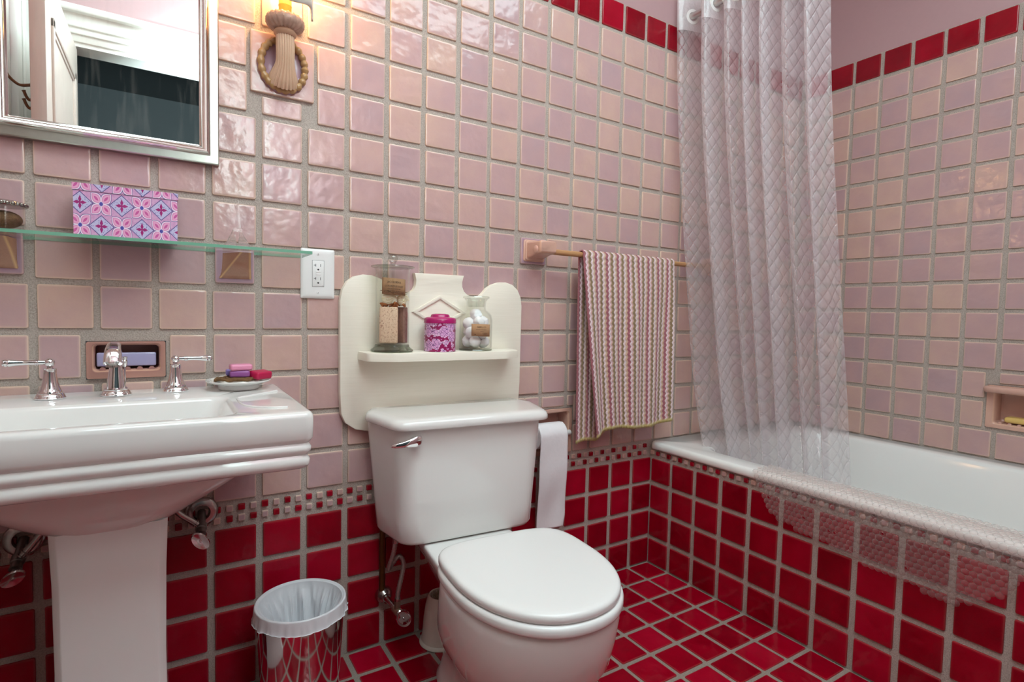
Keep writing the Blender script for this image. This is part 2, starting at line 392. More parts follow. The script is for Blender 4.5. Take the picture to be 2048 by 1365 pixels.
# ------------------------------------------------------------------ tiles
PV = 0.0998; ZF = 1.0507; PX = 0.1016; XA = 1.111; XR = 1.9587; YF = -1.75; XL = -0.90; ZC = 2.6
def add_tile(m, P, u0, u1, v0, v1, mat, th=.0045, b=.0028, jit=.0012, tint=None, cr=.0035):
    j = lambda: R.uniform(-jit, jit)
    u0 += j(); u1 += j(); v0 += j(); v1 += j(); tint = R.random() if tint is None else tint
    ta, tb = R.uniform(-.006, .006), R.uniform(-.006, .006); uc, vc = (u0 + u1) / 2, (v0 + v1) / 2
    base = rr(u0, u1, v0, v1, cr, 0, 2); n = len(base); rings = []
    for ins, h in ((0, 0), (.0002, th - b * .7), (b * .35, th - b * .2), (b, th), (b * 2.0, th)):
        k = rr(u0 + ins, u1 - ins, v0 + ins, v1 - ins, max(cr - ins * .5, .001), 0, 2)
        rings.append([P(p[0], p[1], h + (ta * (p[0] - uc) + tb * (p[1] - vc)) * (1 if h else 0)) for p in k])
    vs = [p for r in rings for p in r]
    cols = []
    for e in (.6, .8, 1.0, .25, 0): cols += [(tint, e, 0, 1)] * n
    fs = []
    for q in range(4):
        for i in range(n): fs.append([q * n + i, q * n + (i + 1) % n, (q + 1) * n + (i + 1) % n, (q + 1) * n + i])
    fs.append([4 * n + i for i in range(n)])
    m.add(vs, fs, mat, cols)
def clip(t, res, gap=.007):
    parts = [t]
    for (a, b, c, d) in res:
        a -= gap; b += gap; c -= gap; d += gap; new = []
        for (u0, u1, v0, v1) in parts:
            if u1 <= a or u0 >= b or v1 <= c or v0 >= d: new.append((u0, u1, v0, v1)); continue
            cand = [(u0, a, v0, v1), (b, u1, v0, v1), (max(u0, a), min(u1, b), v0, c), (max(u0, a), min(u1, b), d, v1)]
            cand = [q for q in cand if q[1] - q[0] > .026 and q[3] - q[2] > .015]
            new += cand
        parts = new
    return parts
def backing(m, P, u0, u1, v0, v1, holes, mat):
    us = sorted({u0, u1, *[x for h in holes for x in h[:2]]}); vs = sorted({v0, v1, *[x for h in holes for x in h[2:]]})
    us = [x for x in us if u0 <= x <= u1]; vs = [x for x in vs if v0 <= x <= v1]
    for a, b in zip(us, us[1:]):
        for c, d in zip(vs, vs[1:]):
            uc, vc = (a + b) / 2, (c + d) / 2
            if any(h[0] < uc < h[1] and h[2] < vc < h[3] for h in holes): continue
            m.add([P(a, c, 0), P(b, c, 0), P(b, d, 0), P(a, d, 0)], [[0, 1, 2, 3]], mat)
RL = [0.0, .0995, .2, .3007, .3928]           # red course lines
G2 = .0065
def pink_rows(): return [(ZF + r * PV + G2, ZF + (r + 1) * PV - G2, 0 if r < 8 else 1) for r in range(-6, 9)]
ZTOP = ZF + 9 * PV - .003

# back wall
Pb = lambda u, v, h: (u, -h, v)
SOAPN = (-.5281, -.3885, .7525, .8318); SCON = (-.2222, -.0805, 1.4025, 1.542); TPN = (.558, .7372, .4565, .6040)
POSTL = (.5225, .6145, 1.0595, 1.1385); POSTR = (1.335, 1.4235, 1.0595, 1.1385)
BRKR = (-.295, -.2125, .9615, 1.041); BRKL = (-.7030, -.6195, .9615, 1.041)
res_b = [SOAPN, SCON, TPN, POSTL, POSTR, BRKR, BRKL]
m = M(); backing(m, Pb, XL, XR, 0, ZTOP, [SOAPN, TPN], 2); backing(m, Pb, XL, XR, ZTOP, ZC, [], 3)
for c in range(-9, 20):
    u0 = max(c * PX + G2, XL); u1 = min((c + 1) * PX - G2, XR - .002)
    if u1 - u0 < .01: continue
    for v0, v1, mt in pink_rows():
        if u0 > XA and v1 < .46: continue
        for q in clip((u0, u1, v0, v1), res_b): add_tile(m, Pb, *q, mt)
    if c <= 10:
        for k in range(4): add_tile(m, Pb, u0 + .001, u1 - .001, RL[k] + (.0075 if k else .004), RL[k + 1] - (.0075 if k < 3 else .001), 1)
        for q in range(4):
            uc = c * PX + (q + .5) * PX / 4
            if uc > XA - .008 or uc < XL: continue
            for zc, par in ((.4385, 0), (.4135, 1)):
                add_tile(m, Pb, uc - .0074, uc + .0074, zc - .0074, zc + .0074, 1 if q % 2 == par else 0, th=.0055, b=.002, jit=.0006, cr=.002)
wb = struct(m.build('wall_back', [PINK, RED, GROUT, PAINT]))
# right wall (over the tub)
Pr = lambda u, v, h: (XR - h, -u, v)
RN = (.7035, .905, .5596, .7050)
m = M(); backing(m, Pr, 0, -YF, 0, ZTOP, [RN], 2); backing(m, Pr, 0, -YF, ZTOP, ZC, [], 3)
WP, WO = .10188, .1162
for w in range(-2, 17):
    u0 = max(w * WP + WO + G2, .004); u1 = min((w + 1) * WP + WO - G2, -YF)
    if u1 - u0 < .008: continue
    for v0, v1, mt in pink_rows():
        for q in clip((u0, u1, v0, v1), [RN]): add_tile(m, Pr, *q, mt)
struct(m.build('wall_right', [PINK, RED, GROUT, PAINT]))
# tub apron
Pa = lambda u, v, h: (XA - h, -u, v)
m = M(); backing(m, Pa, 0, -YF, 0, .43, [], 2)
AP = .1023
for a in range(17):
    for k in range(4): add_tile(m, Pa, a * AP + .0075 + (.003 if a == 0 else 0), (a + 1) * AP - .0075, RL[k] + (.0075 if k else .005), RL[k + 1] - (.0075 if k < 3 else .001), 1)
    for q in range(4):
        uc = (a * 4 + q + .5) * AP / 4
        add_tile(m, Pa, uc - .0074, uc + .0074, .4135 - .0074, .4135 + .0074, 1 if q % 2 == 1 else 0, th=.0055, b=.002, jit=.0006, cr=.002)
struct(m.build('wall_apron', [PINK, RED, GROUT]))
# floor
m = M(); m.add([(XL, YF - 2, 0), (XA, YF - 2, 0), (XA, 0, 0), (XL, 0, 0)], [[0, 1, 2, 3]], 0)
Pf = lambda u, v, h: (u, v, h)
for i in range(-9, 11):
    for k in range(0, 17):
        x0 = .0013 + .1007 * i + .0062; x1 = .0013 + .1007 * (i + 1) - .0062; y1 = -.0035 - .1016 * k - .0062; y0 = -.0035 - .1016 * (k + 1) + .0062
        if k == 0: y1 -= .002
        if i == 10: x1 = XA - .009
        x0 = max(x0, XL)
        if x1 - x0 > .01: add_tile(m, Pf, x0, x1, y0, y1, 1, th=.003, b=.002, jit=.001)
struct(m.build('floor', [GROUTF, RED]))
# left and front walls, ceiling, hall beyond the doorway
Pl = lambda u, v, h: (XL + h, u, v)
m = M(); backing(m, Pl, YF, 0, 0, 1.95, [], 1); backing(m, Pl, YF, 0, 1.95, ZC, [], 2)
for k in range(0, 17):
    u1 = -k * PX - G2; u0 = -(k + 1) * PX + G2
    for v0, v1, mt in pink_rows(): add_tile(m, Pl, u0, u1, v0, v1, 3 if mt else 0)
struct(m.build('wall_left', [PINK, GROUT, PAINT, RED]))
DX0, DX1, DZ = -.765, -.075, 2.05
m = M()
for a, b, c, d in ((XL, DX0, 0, ZC), (DX1, XR, 0, ZC), (DX0, DX1, DZ, ZC)): m.box(a, b, YF - .1, YF, c, d)
struct(m.build('wall_front', [PAINT], smooth=False))
m = M(); m.add([(XL, YF - .1, ZC), (XR, YF - .1, ZC), (XR, 0, ZC), (XL, 0, ZC)], [[3, 2, 1, 0]], 0)
struct(m.build('ceiling', [CEIL]))
m = M(); y0 = YF - 2.0
m.add([(-1.6, y0, 0), (1.2, y0, 0), (1.2, y0, 2.5), (-1.6, y0, 2.5), (-1.6, YF - .1, 0), (1.2, YF - .1, 0), (1.2, YF - .1, 2.5), (-1.6, YF - .1, 2.5)],
      [[0, 3, 2, 1], [0, 4, 7, 3], [1, 2, 6, 5], [3, 7, 6, 2]])
struct(m.build('wall_hall', [HALLM], smooth=False))
m = M(); m.box(-1.6, 1.2, y0, YF - .1, .004, .012); struct(m.build('floor_hall', [HALLF]))
# white casing round the doorway
m = M(); t = .1
for a, b, c, d in ((DX0 - t, DX0, 0, DZ + t), (DX1, DX1 + t, 0, DZ + t), (DX0 - t - .012, DX1 + t + .012, DZ, DZ + t + .03)):
    m.box(a, b, YF, YF + .02, c, d, .004, 2); 
m.box(DX0 - t - .025, DX1 + t + .025, YF, YF + .045, DZ + t + .02, DZ + t + .05, .006, 2)
for a, b in ((DX0, DX0 + .018), (DX1 - .018, DX1)): m.box(a, b, YF - .1, YF + .012, 0, DZ)
m.box(DX0, DX1, YF - .1, YF + .012, DZ - .018, DZ)
for z in (DZ + .03, DZ + .06): m.box(DX0 - t, DX1 + t, YF + .018, YF + .028, z, z + .012, .004, 2)
struct(m.build('trim_1', [WHITEP]))
m = M(); m.box(XL + .004, XL + .03, -1.33, -1.1, 0, 2.3, .006, 2); m.box(XL + .03, XL + .042, -1.3, -1.27, 0, 2.3, .004, 2); m.box(XL + .03, XL + .042, -1.16, -1.13, 0, 2.3, .004, 2)
struct(m.build('trim_2', [WHITEP]))
m = M(); m.box(XL + .004, XL + .03, YF + .02, -1.5, 0, 2.3, .006, 2); m.box(XL + .03, XL + .04, -1.6, -1.57, 0, 2.3, .004, 2); struct(m.build('trim_3', [WHITEP]))
# open door leaf
m = M(); lx0, lx1 = -.758, -.716
m.box(lx0, lx1, -1.745, -1.0, .01, 2.02, .003, 2)
for (ya, yb, za, zb) in ((-1.64, -1.1, .25, .95), (-1.64, -1.1, 1.1, 1.88)):
    for k, (i, w) in enumerate(((0, .03), (.03, .015))):
        m.box(lx1 - .001, lx1 + .008 - k * .004, ya + i, ya + i + w, za + i, zb - i, .003, 2); m.box(lx1 - .001, lx1 + .008 - k * .004, yb - i - w, yb - i, za + i, zb - i, .003, 2)
        m.box(lx1 - .001, lx1 + .008 - k * .004, ya + i, yb - i, za + i, za + i + w, .003, 2); m.box(lx1 - .001, lx1 + .008 - k * .004, ya + i, yb - i, zb - i - w, zb - i, .003, 2)
dl = struct(m.build('door_1', [plain('warm white door paint', S(222, 206, 196), .4, namt=.03)]))
def hook(y, z, L, lab):
    m = M(); m.sphere((lx0, y, z), .012, 12, 8, 0, (.4, 1, 1.3))
    m.tube(smooth_path([(lx0 - .002, y, z), (lx0 - L * .45, y, z - .006), (lx0 - L * .75, y, z + .004), (lx0 - L, y, z + .022)], 5), [.005] * 5 + [.0045] * 10 + [.006], 10)
    tag(m.build('coat_hook', [BRONZE]), lab, 'hook', 'bronze coat hooks on the open door')
hook(-1.03, 1.62, .062, 'longest bronze coat hook, topmost of the three on the open door in the mirror')
hook(-1.06, 1.585, .026, 'short bronze coat hook, middle of the three on the open door in the mirror')
hook(-1.06, 1.558, .026, 'short bronze coat hook, lowest of the three on the open door in the mirror')

# ------------------------------------------------------------------ recessed niches
def niche(name, P, outer, inner, depth, mat, label, cat, ridges=4):
    m = M(); a, b, c, d = outer; e, f, g, h = inner; k = 4
    o = rr(a + .001, b - .001, c + .001, d - .001, .004, 0, k); i = rr(e, f, g, h, .008, 0, k); i2 = rr(e + .003, f - .003, g + .003, h - .003, .008, 0, k)
    rings = [[P(p[0], p[1], 0) for p in o], [P(p[0], p[1], .0055) for p in o], [P(p[0] * .96 + q[0] * .04, p[1] * .96 + q[1] * .04, .007) for p, q in zip(o, i)],
             [P(p[0] * .12 + q[0] * .88, p[1] * .12 + q[1] * .88, .007) for p, q in zip(o, i)], [P(p[0], p[1], .005) for p in i], [P(p[0], p[1], .0) for p in i2], [P(p[0], p[1], -depth + .004) for p in i2],
             [P((p[0] - (e + f) / 2) * .94 + (e + f) / 2, (p[1] - (g + h) / 2) * .94 + (g + h) / 2, -depth) for p in i2]]
    n = len(o); vs = [p for r in rings for p in r]; cols = []
    for ee in (0, .3, .3, .1, 1, .2, 0, 0): cols += [(.5, ee, 0, 1)] * n
    fs = [[q * n + j, q * n + (j + 1) % n, (q + 1) * n + (j + 1) % n, (q + 1) * n + j] for q in range(7) for j in range(n)]
    fs.append([7 * n + j for j in range(n)]); m.add(vs, fs, 0, cols)
    for q in range(ridges):
        x = e + (f - e) * (q + .75) / (ridges + .5)
        m.tube([P(x, g + .003, .003), P(x, g + .003, -depth + .002)], [.0055, .0055], 10)
    return tag(m.build(name, [mat]), label, cat)
niche('recessed_soap_dish', Pb, SOAPN, (-.5165, -.3990, .7690, .8262), .052, CERDK, 'rosy brown ceramic soap niche set into the pink wall above the sink', 'soap dish', 5)
niche('toilet_paper_niche', Pb, TPN, (.571, .7235, .470, .592), .055, CERPK, 'pink ceramic paper niche set into the wall beside the toilet tank', 'niche', 0)
o = niche('tub_soap_niche', Pr, RN, (.7240, .885, .5745, .690), .06, CERPK, 'pink ceramic soap niche with a grab bar set into the wall over the tub', 'soap dish', 6)
m = M(); m.tube(smooth_path([(XR - .004, -.708, .690), (XR - .022, -.712, .6905), (XR - .028, -.74, .691), (XR - .028, -.87, .691), (XR - .022, -.897, .6905), (XR - .004, -.90, .690)], 6), .0115, 14)
m.build('grab_bar', [CERPK], o)

def bar(m, x0, x1, y0, y1, z0, z1, b, T=None):
    q = M(T); q.box(x0, x1, y0, y1, z0, z1, b, 4); m.v += q.v; off = len(m.c); m.f += [[i + off for i in f] for f in q.f]; m.m += q.m; m.c += q.c; m.uv += q.uv; return m
m = M(); m.box(-.511, -.407, .002, .036, .7780, .807, .003, 3)
tag(m.build('wrapped_soap', [soapm('lavender cellophane', S(170, 164, 200), .12, .8, bump=.25)]), 'lavender wrapped soap bar lying in the wall niche behind the faucet', 'soap')
m = M(); m.box(XR - .004, XR + .044, -.862, -.752, .5830, .6020, .008, 4)
tag(m.build('soap_bar', [soapm('yellow soap', S(226, 190, 110), .4)]), 'yellow soap bar lying in the wall niche over the tub', 'soap')

# ------------------------------------------------------------------ mirror
t = thing('wall_mirror', (-.47, -.01, 1.22), 'nickel framed mirror hanging on the pink tiles above the sink', 'mirror')
mx0, mx1, mz0, mz1 = -.672, -.2858, 1.2205, 1.95
m = M(); prof = [(0, 0), (0, .016), (.002, .018), (.017, .018), (.018, .021), (.020, .025), (.024, .0275), (.028, .026), (.0305, .022), (.032, .021), (.0345, .021), (.0375, .017), (.038, .012)]
rings = [[(p[0], -.006 - h, p[1]) for p in ((mx0 + i, mz0 + i), (mx1 - i, mz0 + i), (mx1 - i, mz1 - i), (mx0 + i, mz1 - i))] for i, h in prof]
m.loft(rings, 0, True, True, False); 
# split profile: flat outer band and polished inner bead
m1 = M(); m1.loft(rings[:4], 0, True, True, False); m1.build('frame', [NICKEL], t, sharp=30)
m2 = M(); m2.loft(rings[3:], 0, True, False, False); m2.build('inner_bead', [plain('polished nickel', (.74, .7, .66, 1), .1, 1)], t, sharp=40)
m = M(); m.add([(mx0 + .03, -.02, mz0 + .03), (mx1 - .03, -.02, mz0 + .03), (mx1 - .03, -.02, mz1 - .03), (mx0 + .03, -.02, mz1 - .03)], [[0, 1, 2, 3]]); m.build('mirror_glass', [MIRROR], t)

# ------------------------------------------------------------------ wall sconce
t = thing('wall_sconce', (-.152, -.006, 1.40), 'ceramic fluted column sconce with a lit bulb on the wall right of the mirror', 'wall lamp')
m = M(); add_tile(m, Pb, SCON[0] + .001, SCON[1] - .001, SCON[2] + .001, SCON[3] - .001, 0, th=.0085, jit=0, tint=.75)
m.build('tile_plate', [PINK], t)
m = M(); cx, cz = -.1525, 1.4715; rings = []
n = 64
for s_, h in ((1.0, .008), (.98, .013), (.9, .016), (.84, .013), (.76, .0095), (.5, .009)):
    rings.append([(cx + .0545 * s_ * math.cos(a), -h, cz + .063 * s_ * math.sin(a)) for a in [2 * pi * i / n for i in range(n)]])
m.loft(rings, 0, True, False, True); m.build('oval_dish', [LILACT], t)
m = M(); path = []; rs = []
for i in range(96):
    a = 2 * pi * i / 96; w = abs(math.cos(a * 11 + .6 * math.sin(3 * a)))
    path.append((cx + .0478 * math.cos(a), -.0165, cz + .0562 * math.sin(a))); rs.append(.0045 + .0045 * w ** .7)
m.tube(path, rs, 10, closed=True); m.build('wreath_rim', [plain('ochre ceramic rim', S(190, 150, 102), .2, nscale=60, namt=.3)], t)
def fluted(path, r, flutes=16, n=96, depth=.12):
    rings = []; path = [Vector(p) for p in path]
    for i, p in enumerate(path):
        d = (path[min(i + 1, len(path) - 1)] - path[max(i - 1, 0)]).normalized(); a = Vector((1, 0, 0)); a = (a - d * a.dot(d)).normalized(); b = d.cross(a)
        rings.append([p + (a * math.cos(t) + b * math.sin(t)) * r[i] * (1 - depth * abs(math.sin(t * flutes / 2)) ** 4) for t in [2 * pi * k / n for k in range(n)]])
    return rings
pth = smooth_path([(-.152, -.010, 1.437), (-.152, -.022, 1.448), (-.152, -.036, 1.466), (-.153, -.046, 1.49), (-.1545, -.052, 1.515), (-.155, -.054, 1.527)], 6)
nr = len(pth); rr_ = [.034 - .0140 * sstep(0, .5, i / (nr - 1)) for i in range(nr)]
m = M(); m.loft(fluted(pth, rr_, 22, 132, .1)); m.build('fluted_column', [plain('fluted tan ceramic', S(222, 188, 160), .25, nscale=40, namt=.12)], t)
m = M(); c0 = (-.155, -.055, 0)
m.lathe([(.019, 1.520), (.0235, 1.524), (.0245, 1.528), (.022, 1.532), (.0215, 1.534)], 40, c0); m.build('collar', [plain('tan ceramic collar', S(190, 150, 122), .2)], t)
m = M(); rings = []
for r, z in ((.021, 1.532), (.030, 1.5355), (.0375, 1.541), (.0408, 1.548), (.0405, 1.555), (.0370, 1.561), (.030, 1.564), (.02, 1.563)):
    rings.append([(c0[0] + r * math.cos(a) * (1 + .02 * math.sin(a * 36 + z * 400)), c0[1] + r * math.sin(a) * (1 + .02 * math.sin(a * 36 + z * 400)), z + .0012 * math.sin(a * 19)) for a in [2 * pi * i / 160 for i in range(160)]])
m.loft(rings); m.build('leaf_cup', [plain('brown ceramic cup', S(208, 172, 152), .25, nscale=90, namt=.45)], t)
m = M(); m.lathe([(.0135, 1.56), (.0135, 1.585), (.0142, 1.586), (.0142, 1.588), (.0135, 1.589), (.0135, 1.615), (.011, 1.618)], 28, c0); m.build('candle_sleeve', [CANDLE], t)
m = M(); m.lathe([(.008, 1.618), (.014, 1.632), (.0175, 1.648), (.016, 1.665), (.009, 1.685), (.002, 1.696)], 24, c0); bulb = m.build('bulb', [FLAME], t)
m = M()
def shd(u, v):
    a = rad(-165 + 150 * u); r = .058 + .012 * v * 0; z = 1.577 + .005 * math.sin(u * 9) + .14 * v - .018 * sstep(.9, 1, u) * (1 - v)
    return (c0[0] + r * math.cos(a), c0[1] - .006 + r * math.sin(a), z)
m.grid(shd, 40, 10); o = m.build('half_shade', [SHADEM], t); md = o.modifiers.new('t', 'SOLIDIFY'); md.thickness = .004
lt = bpy.data.lights.new('sconce_glow', 'POINT'); lt.energy = 2.6; lt.color = (1, .56, .22); lt.shadow_soft_size = .02
lo = bpy.data.objects.new('sconce_glow', lt); COL.objects.link(lo); lo.location = (-.155, -.05, 1.715)

# ------------------------------------------------------------------ glass shelf
t = thing('glass_shelf', (-.47, -.003, .96), 'clear glass shelf with green edge under the mirror', 'shelf')
m = M(); sx0, sx1, sy0, sy1, sz0, sz1 = -.835, -.1085, -.126, -.005, 1.0305, 1.0365
q = rr(sx0, sx1, sy0, sy1, .003, 0, 3); o_ = [[(p[0], p[1], sz0) for p in q], [(p[0], p[1], sz1) for p in q]]; n = len(q)
m.add(o_[0] + o_[1], [list(range(n))[::-1], [n + i for i in range(n)]], 0); m.loft(o_, 1, True, False, False)
m.build('glass_panel', [SHELFG, SHELFE], t, smooth=False)
def bracket(xc, B):
    m = M(); add_tile(m, Pb, B[0] + .001, B[1] - .001, B[2] + .001, B[3] - .002, 0, th=.0075, jit=0, tint=.4)
    y = -.0075; z0, z1 = B[2] + .0115, sz0 - .0008
    P1 = Vector((xc - .032, y, z0)); P2 = Vector((xc + .030, y, z0)); AL = Vector((xc + .006, y - .052, z1)); AR = Vector((xc + .023, y - .052, z1)); rings = []
    for k in range(9):
        q = k / 8; nl = P1.lerp(AL, q); nr = P2.lerp(AR, q); sag = .010 * math.sin(q * pi); nl.y += sag * .6 - .002; nr.y += sag * .6 - .002; z = z0 + (z1 - z0) * q; nl.z = nr.z = z
        e = .0035
        rings.append([(xc - .032 + .003 * q, y + .004, z), (nl.x - e, nl.y + e, z), (nl.x, nl.y, z), (nl.x + e, nl.y - .0006, z), (nr.x - e, nr.y - .0006, z), (nr.x, nr.y, z), (nr.x + e * .8, nr.y + e, z), (xc + .031, y + .004, z)])
    vs = [p for r in rings for p in r]; cols = []
    for _ in rings: cols += [(e_, g_, 0, 1) for e_, g_ in ((.4, .1), (.3, .0), (.8, 1), (.35, .1), (.35, .1), (.8, 1), (.5, .2), (.4, .1))]
    n = 8; fs = [[q * n + (j + 1) % n, q * n + j, (q + 1) * n + j, (q + 1) * n + (j + 1) % n] for q in range(8) for j in range(n)] + [list(range(n)), [8 * n + j for j in range(n)][::-1]]
    m.add(vs, fs, 1, cols); m.build('bracket', [LILACT, CERBR], t, sharp=60, merge='n')
bracket(-.252, BRKR); bracket(-.660, BRKL)

def uvbox(m, x0, x1, y0, y1, z0, z1, mat=0):
    F = [((x0, y0, z0), (x1, y0, z0), (x1, y0, z1), (x0, y0, z1)), ((x1, y0, z0), (x1, y1, z0), (x1, y1, z1), (x1, y0, z1)), ((x1, y1, z0), (x0, y1, z0), (x0, y1, z1), (x1, y1, z1)),
         ((x0, y1, z0), (x0, y0, z0), (x0, y0, z1), (x0, y1, z1)), ((x0, y0, z1), (x1, y0, z1), (x1, y1, z1), (x0, y1, z1)), ((x0, y1, z0), (x1, y1, z0), (x1, y0, z0), (x0, y0, z0))]
    for f in F:
        uv = [((p[0] + p[1]) if abs(f[0][0] - f[1][0]) + abs(f[0][1] - f[1][1]) > 0 else p[0], p[2] + (p[1] if f[0][2] == f[2][2] else 0)) for p in f]
        m.add(f, [[0, 1, 2, 3]], mat, None, uv)
t = thing('tin_box', (-.45, -.055, sz1), 'lilac and pink patterned lidded tin box on the glass shelf', 'box')
m = M(); uvbox(m, -.532, -.3665, -.104, -.02, sz1 + .0005, 1.1225); m.build('box_body', [BOXP], t, smooth=False)
m = M(); uvbox(m, -.5335, -.365, -.1055, -.0185, 1.1205, 1.1335); m.build('lid', [BOXP], t, smooth=False)
t = thing('glass_jar', (-.636, -.07, sz1), 'small glass jar with a rope edged metal lid on the glass shelf', 'jar')
m = M(); c = (-.6365, -.065, 0); m.lathe([(.001, sz1 + .001), (.0285, sz1 + .001), (.0305, sz1 + .004), (.0305, sz1 + .044), (.028, sz1 + .046), (.0285, sz1 + .044), (.0285, sz1 + .005), (.001, sz1 + .004)], 40, c, cap0=False, cap1=False); m.build('jar_body', [GLASS], t)
m = M(); m.lathe([(.001, sz1 + .0455), (.033, sz1 + .0455), (.034, sz1 + .048), (.031, sz1 + .053), (.018, sz1 + .0565), (.001, sz1 + .057)], 40, c, cap0=False, cap1=False)
for i in range(26):
    a = 2 * pi * i / 26; m.sphere((c[0] + .032 * math.cos(a), c[1] + .032 * math.sin(a), sz1 + .0495), .0046, 10, 8, 0, (.8, 1.0, .75))
m.build('lid', [plain('dark pewter', (.4, .39, .36, 1), .2, 1)], t)
m = M(); m.sphere((c[0], c[1], sz1 + .022), .027, 28, 16, 0, (.99, .99, .6)); tag(m.build('seed_filling', [SEEDS]), 'brown seeds filling the small glass jar on the shelf', 'seeds')['kind'] = 'stuff'
# crystal boat ornament
m = M(); b = (-.2545, -.078, sz1 + .0005)
def tet(pts, fs): m.add([(b[0] + p[0], b[1] + p[1], b[2] + p[2]) for p in pts], fs)
tet([(-.028, -.012, 0), (-.002, -.016, 0), (-.001, .012, 0), (-.026, .010, 0), (-.010, -.004, .038), (-.007, .004, .038)], [[3, 2, 1, 0], [0, 1, 4], [1, 2, 5, 4], [2, 3, 5], [3, 0, 4, 5]])
tet([(-.002, -.014, 0), (.026, -.010, 0), (.024, .012, 0), (-.001, .014, 0), (.004, -.002, .040), (.006, .004, .039)], [[3, 2, 1, 0], [0, 1, 4], [1, 2, 5, 4], [2, 3, 5], [3, 0, 4, 5]])
tet([(-.008, -.006, .036), (.008, -.006, .036), (.008, .006, .036), (-.008, .006, .036), (-.009, -.007, .042), (.009, -.007, .042), (.009, .007, .042), (-.009, .007, .042)], [[3, 2, 1, 0], [4, 5, 6, 7], [0, 1, 5, 4], [1, 2, 6, 5], [2, 3, 7, 6], [3, 0, 4, 7]])
tet([(-.006, -.003, .042), (.006, -.003, .042), (.006, .003, .042), (-.006, .003, .042), (.001, 0, .112)], [[3, 2, 1, 0], [0, 1, 4], [1, 2, 4], [2, 3, 4], [3, 0, 4]])
tag(m.build('crystal_ornament', [CRYS], smooth=False), 'clear cut crystal spire ornament near the right end of the glass shelf', 'ornament')

# ------------------------------------------------------------------ outlet
t = thing('wall_outlet', (-.071, -.004, .933), 'white outlet with a wide cover plate on the tiles right of the glass shelf', 'outlet')
m = M(); x0, x1, z0, z1 = -.1113, -.0312, .9335, 1.0550
rings = [[(p[0], -.004 - h, p[1]) for p in rr(x0 + i, x1 - i, z0 + i, z1 - i, .003, 0, 3)] for i, h in ((0, 0), (0, .003), (.002, .0055), (.007, .007), (.012, .0072))]
m.loft(rings); m.build('cover_plate', [WPLAS], t)
m = M(); m.box(-.0850, -.0575, -.0125, -.009, .9630, 1.0265, .001, 2); o = m.build('receptacle', [WPLAS], t)
m = M(); m.box(-.0855, -.0570, -.0117, -.0112, .9625, 1.0270); m.build('seam', [plain('grey seam', S(120, 118, 116), .6)], o)
for zc in (1.0105, .978):
    m = M(); m.box(-.0775, -.0765, -.0128, -.0122, zc + .001, zc + .008); m.box(-.0815, -.0775, -.0128, -.0122, zc + .004, zc + .0052); m.box(-.0665, -.0655, -.0128, -.0122, zc + .001, zc + .0075)
    m.lathe([(.0001, 0), (.0022, 0), (.0022, .0006), (.0001, .0006)], 14, (-.0713, -.0128, zc - .006), T=Matrix.Rotation(rad(-90), 4, 'X')); m.build('slots', [BLACK], o)
m = M(); m.box(-.0770, -.0650, -.0132, -.0120, .9905, .9960, .0006, 2); m.box(-.0770, -.0650, -.0132, -.0120, .9970, 1.0020, .0006, 2); m.build('test_button', [WPLAS], o)
m = M(); m.box(-.0610, -.0598, -.0128, -.0122, .9645, .9657); m.build('indicator', [BLACK], o)
for zc in (1.042, .948):
    m = M(); m.lathe([(.0001, 0), (.0030, 0), (.0026, .0010), (.0001, .0012)], 16, (-.0713, -.0112, zc), T=Matrix.Rotation(rad(90), 4, 'X')); m.box(-.0717, -.0709, -.0127, -.0118, zc - .002, zc + .002, mat=1); m.build('screw', [WPLAS, plain('screw slot', S(140, 138, 134), .5)], t)

# ------------------------------------------------------------------ pedestal sink
ZS = .728
t = thing('pedestal_sink', (-.4725, -.21, 0), 'white porcelain pedestal sink with a stepped front edge under the glass shelf', 'sink')
X0, X1, Y0, Y1 = -.780, -.166, -.4205, -.006; K = 7
def ring(ins, z, r=.016, b=0): return rr(X0 + ins, X1 - ins, Y0 + ins, Y1 - (ins if b else 0), max(r - ins * .3, .004), z, K)
bx0, bx1, by0, by1 = -.664, -.286, -.386, -.176
rings = [ring(.05, .624), ring(.014, .6255), ring(.008, .629), ring(.0052, .635), ring(.0050, .643), ring(.0080, .648), ring(.0092, .6505), ring(.0062, .6535), ring(.0030, .659), ring(.0028, .665), ring(.0058, .6695), ring(.0072, .672), ring(.0036, .6755), ring(.0004, .682), ring(0, .700),
         ring(0, .717), ring(.0012, .723), ring(.0045, .7268), ring(.009, ZS)]
inner = [(bx0 - .01, bx1 + .006, by0 - .006, by1 + .006, .03, ZS - .0005), (bx0 - .004, bx1 + .001, by0 - .002, by1 + .002, .03, ZS - .002), (bx0, bx1 - .004, by0 + .003, by1 - .002, .03, ZS - .008),
         (bx0 + .012, bx1 - .02, by0 + .008, by1 - .007, .035, ZS - .045), (bx0 + .03, bx1 - .04, by0 + .02, by1 - .015, .04, ZS - .085), (bx0 + .06, bx1 - .07, by0 + .045, by1 - .04, .03, ZS - .1), (bx0 + .15, bx1 - .16, by0 + .09, by1 - .09, .01, ZS - .104)]
for a, b, c, d, r, z in inner: rings.append(rr(a, b, c, d, r, z, K))
m = M(); m.loft(rings)
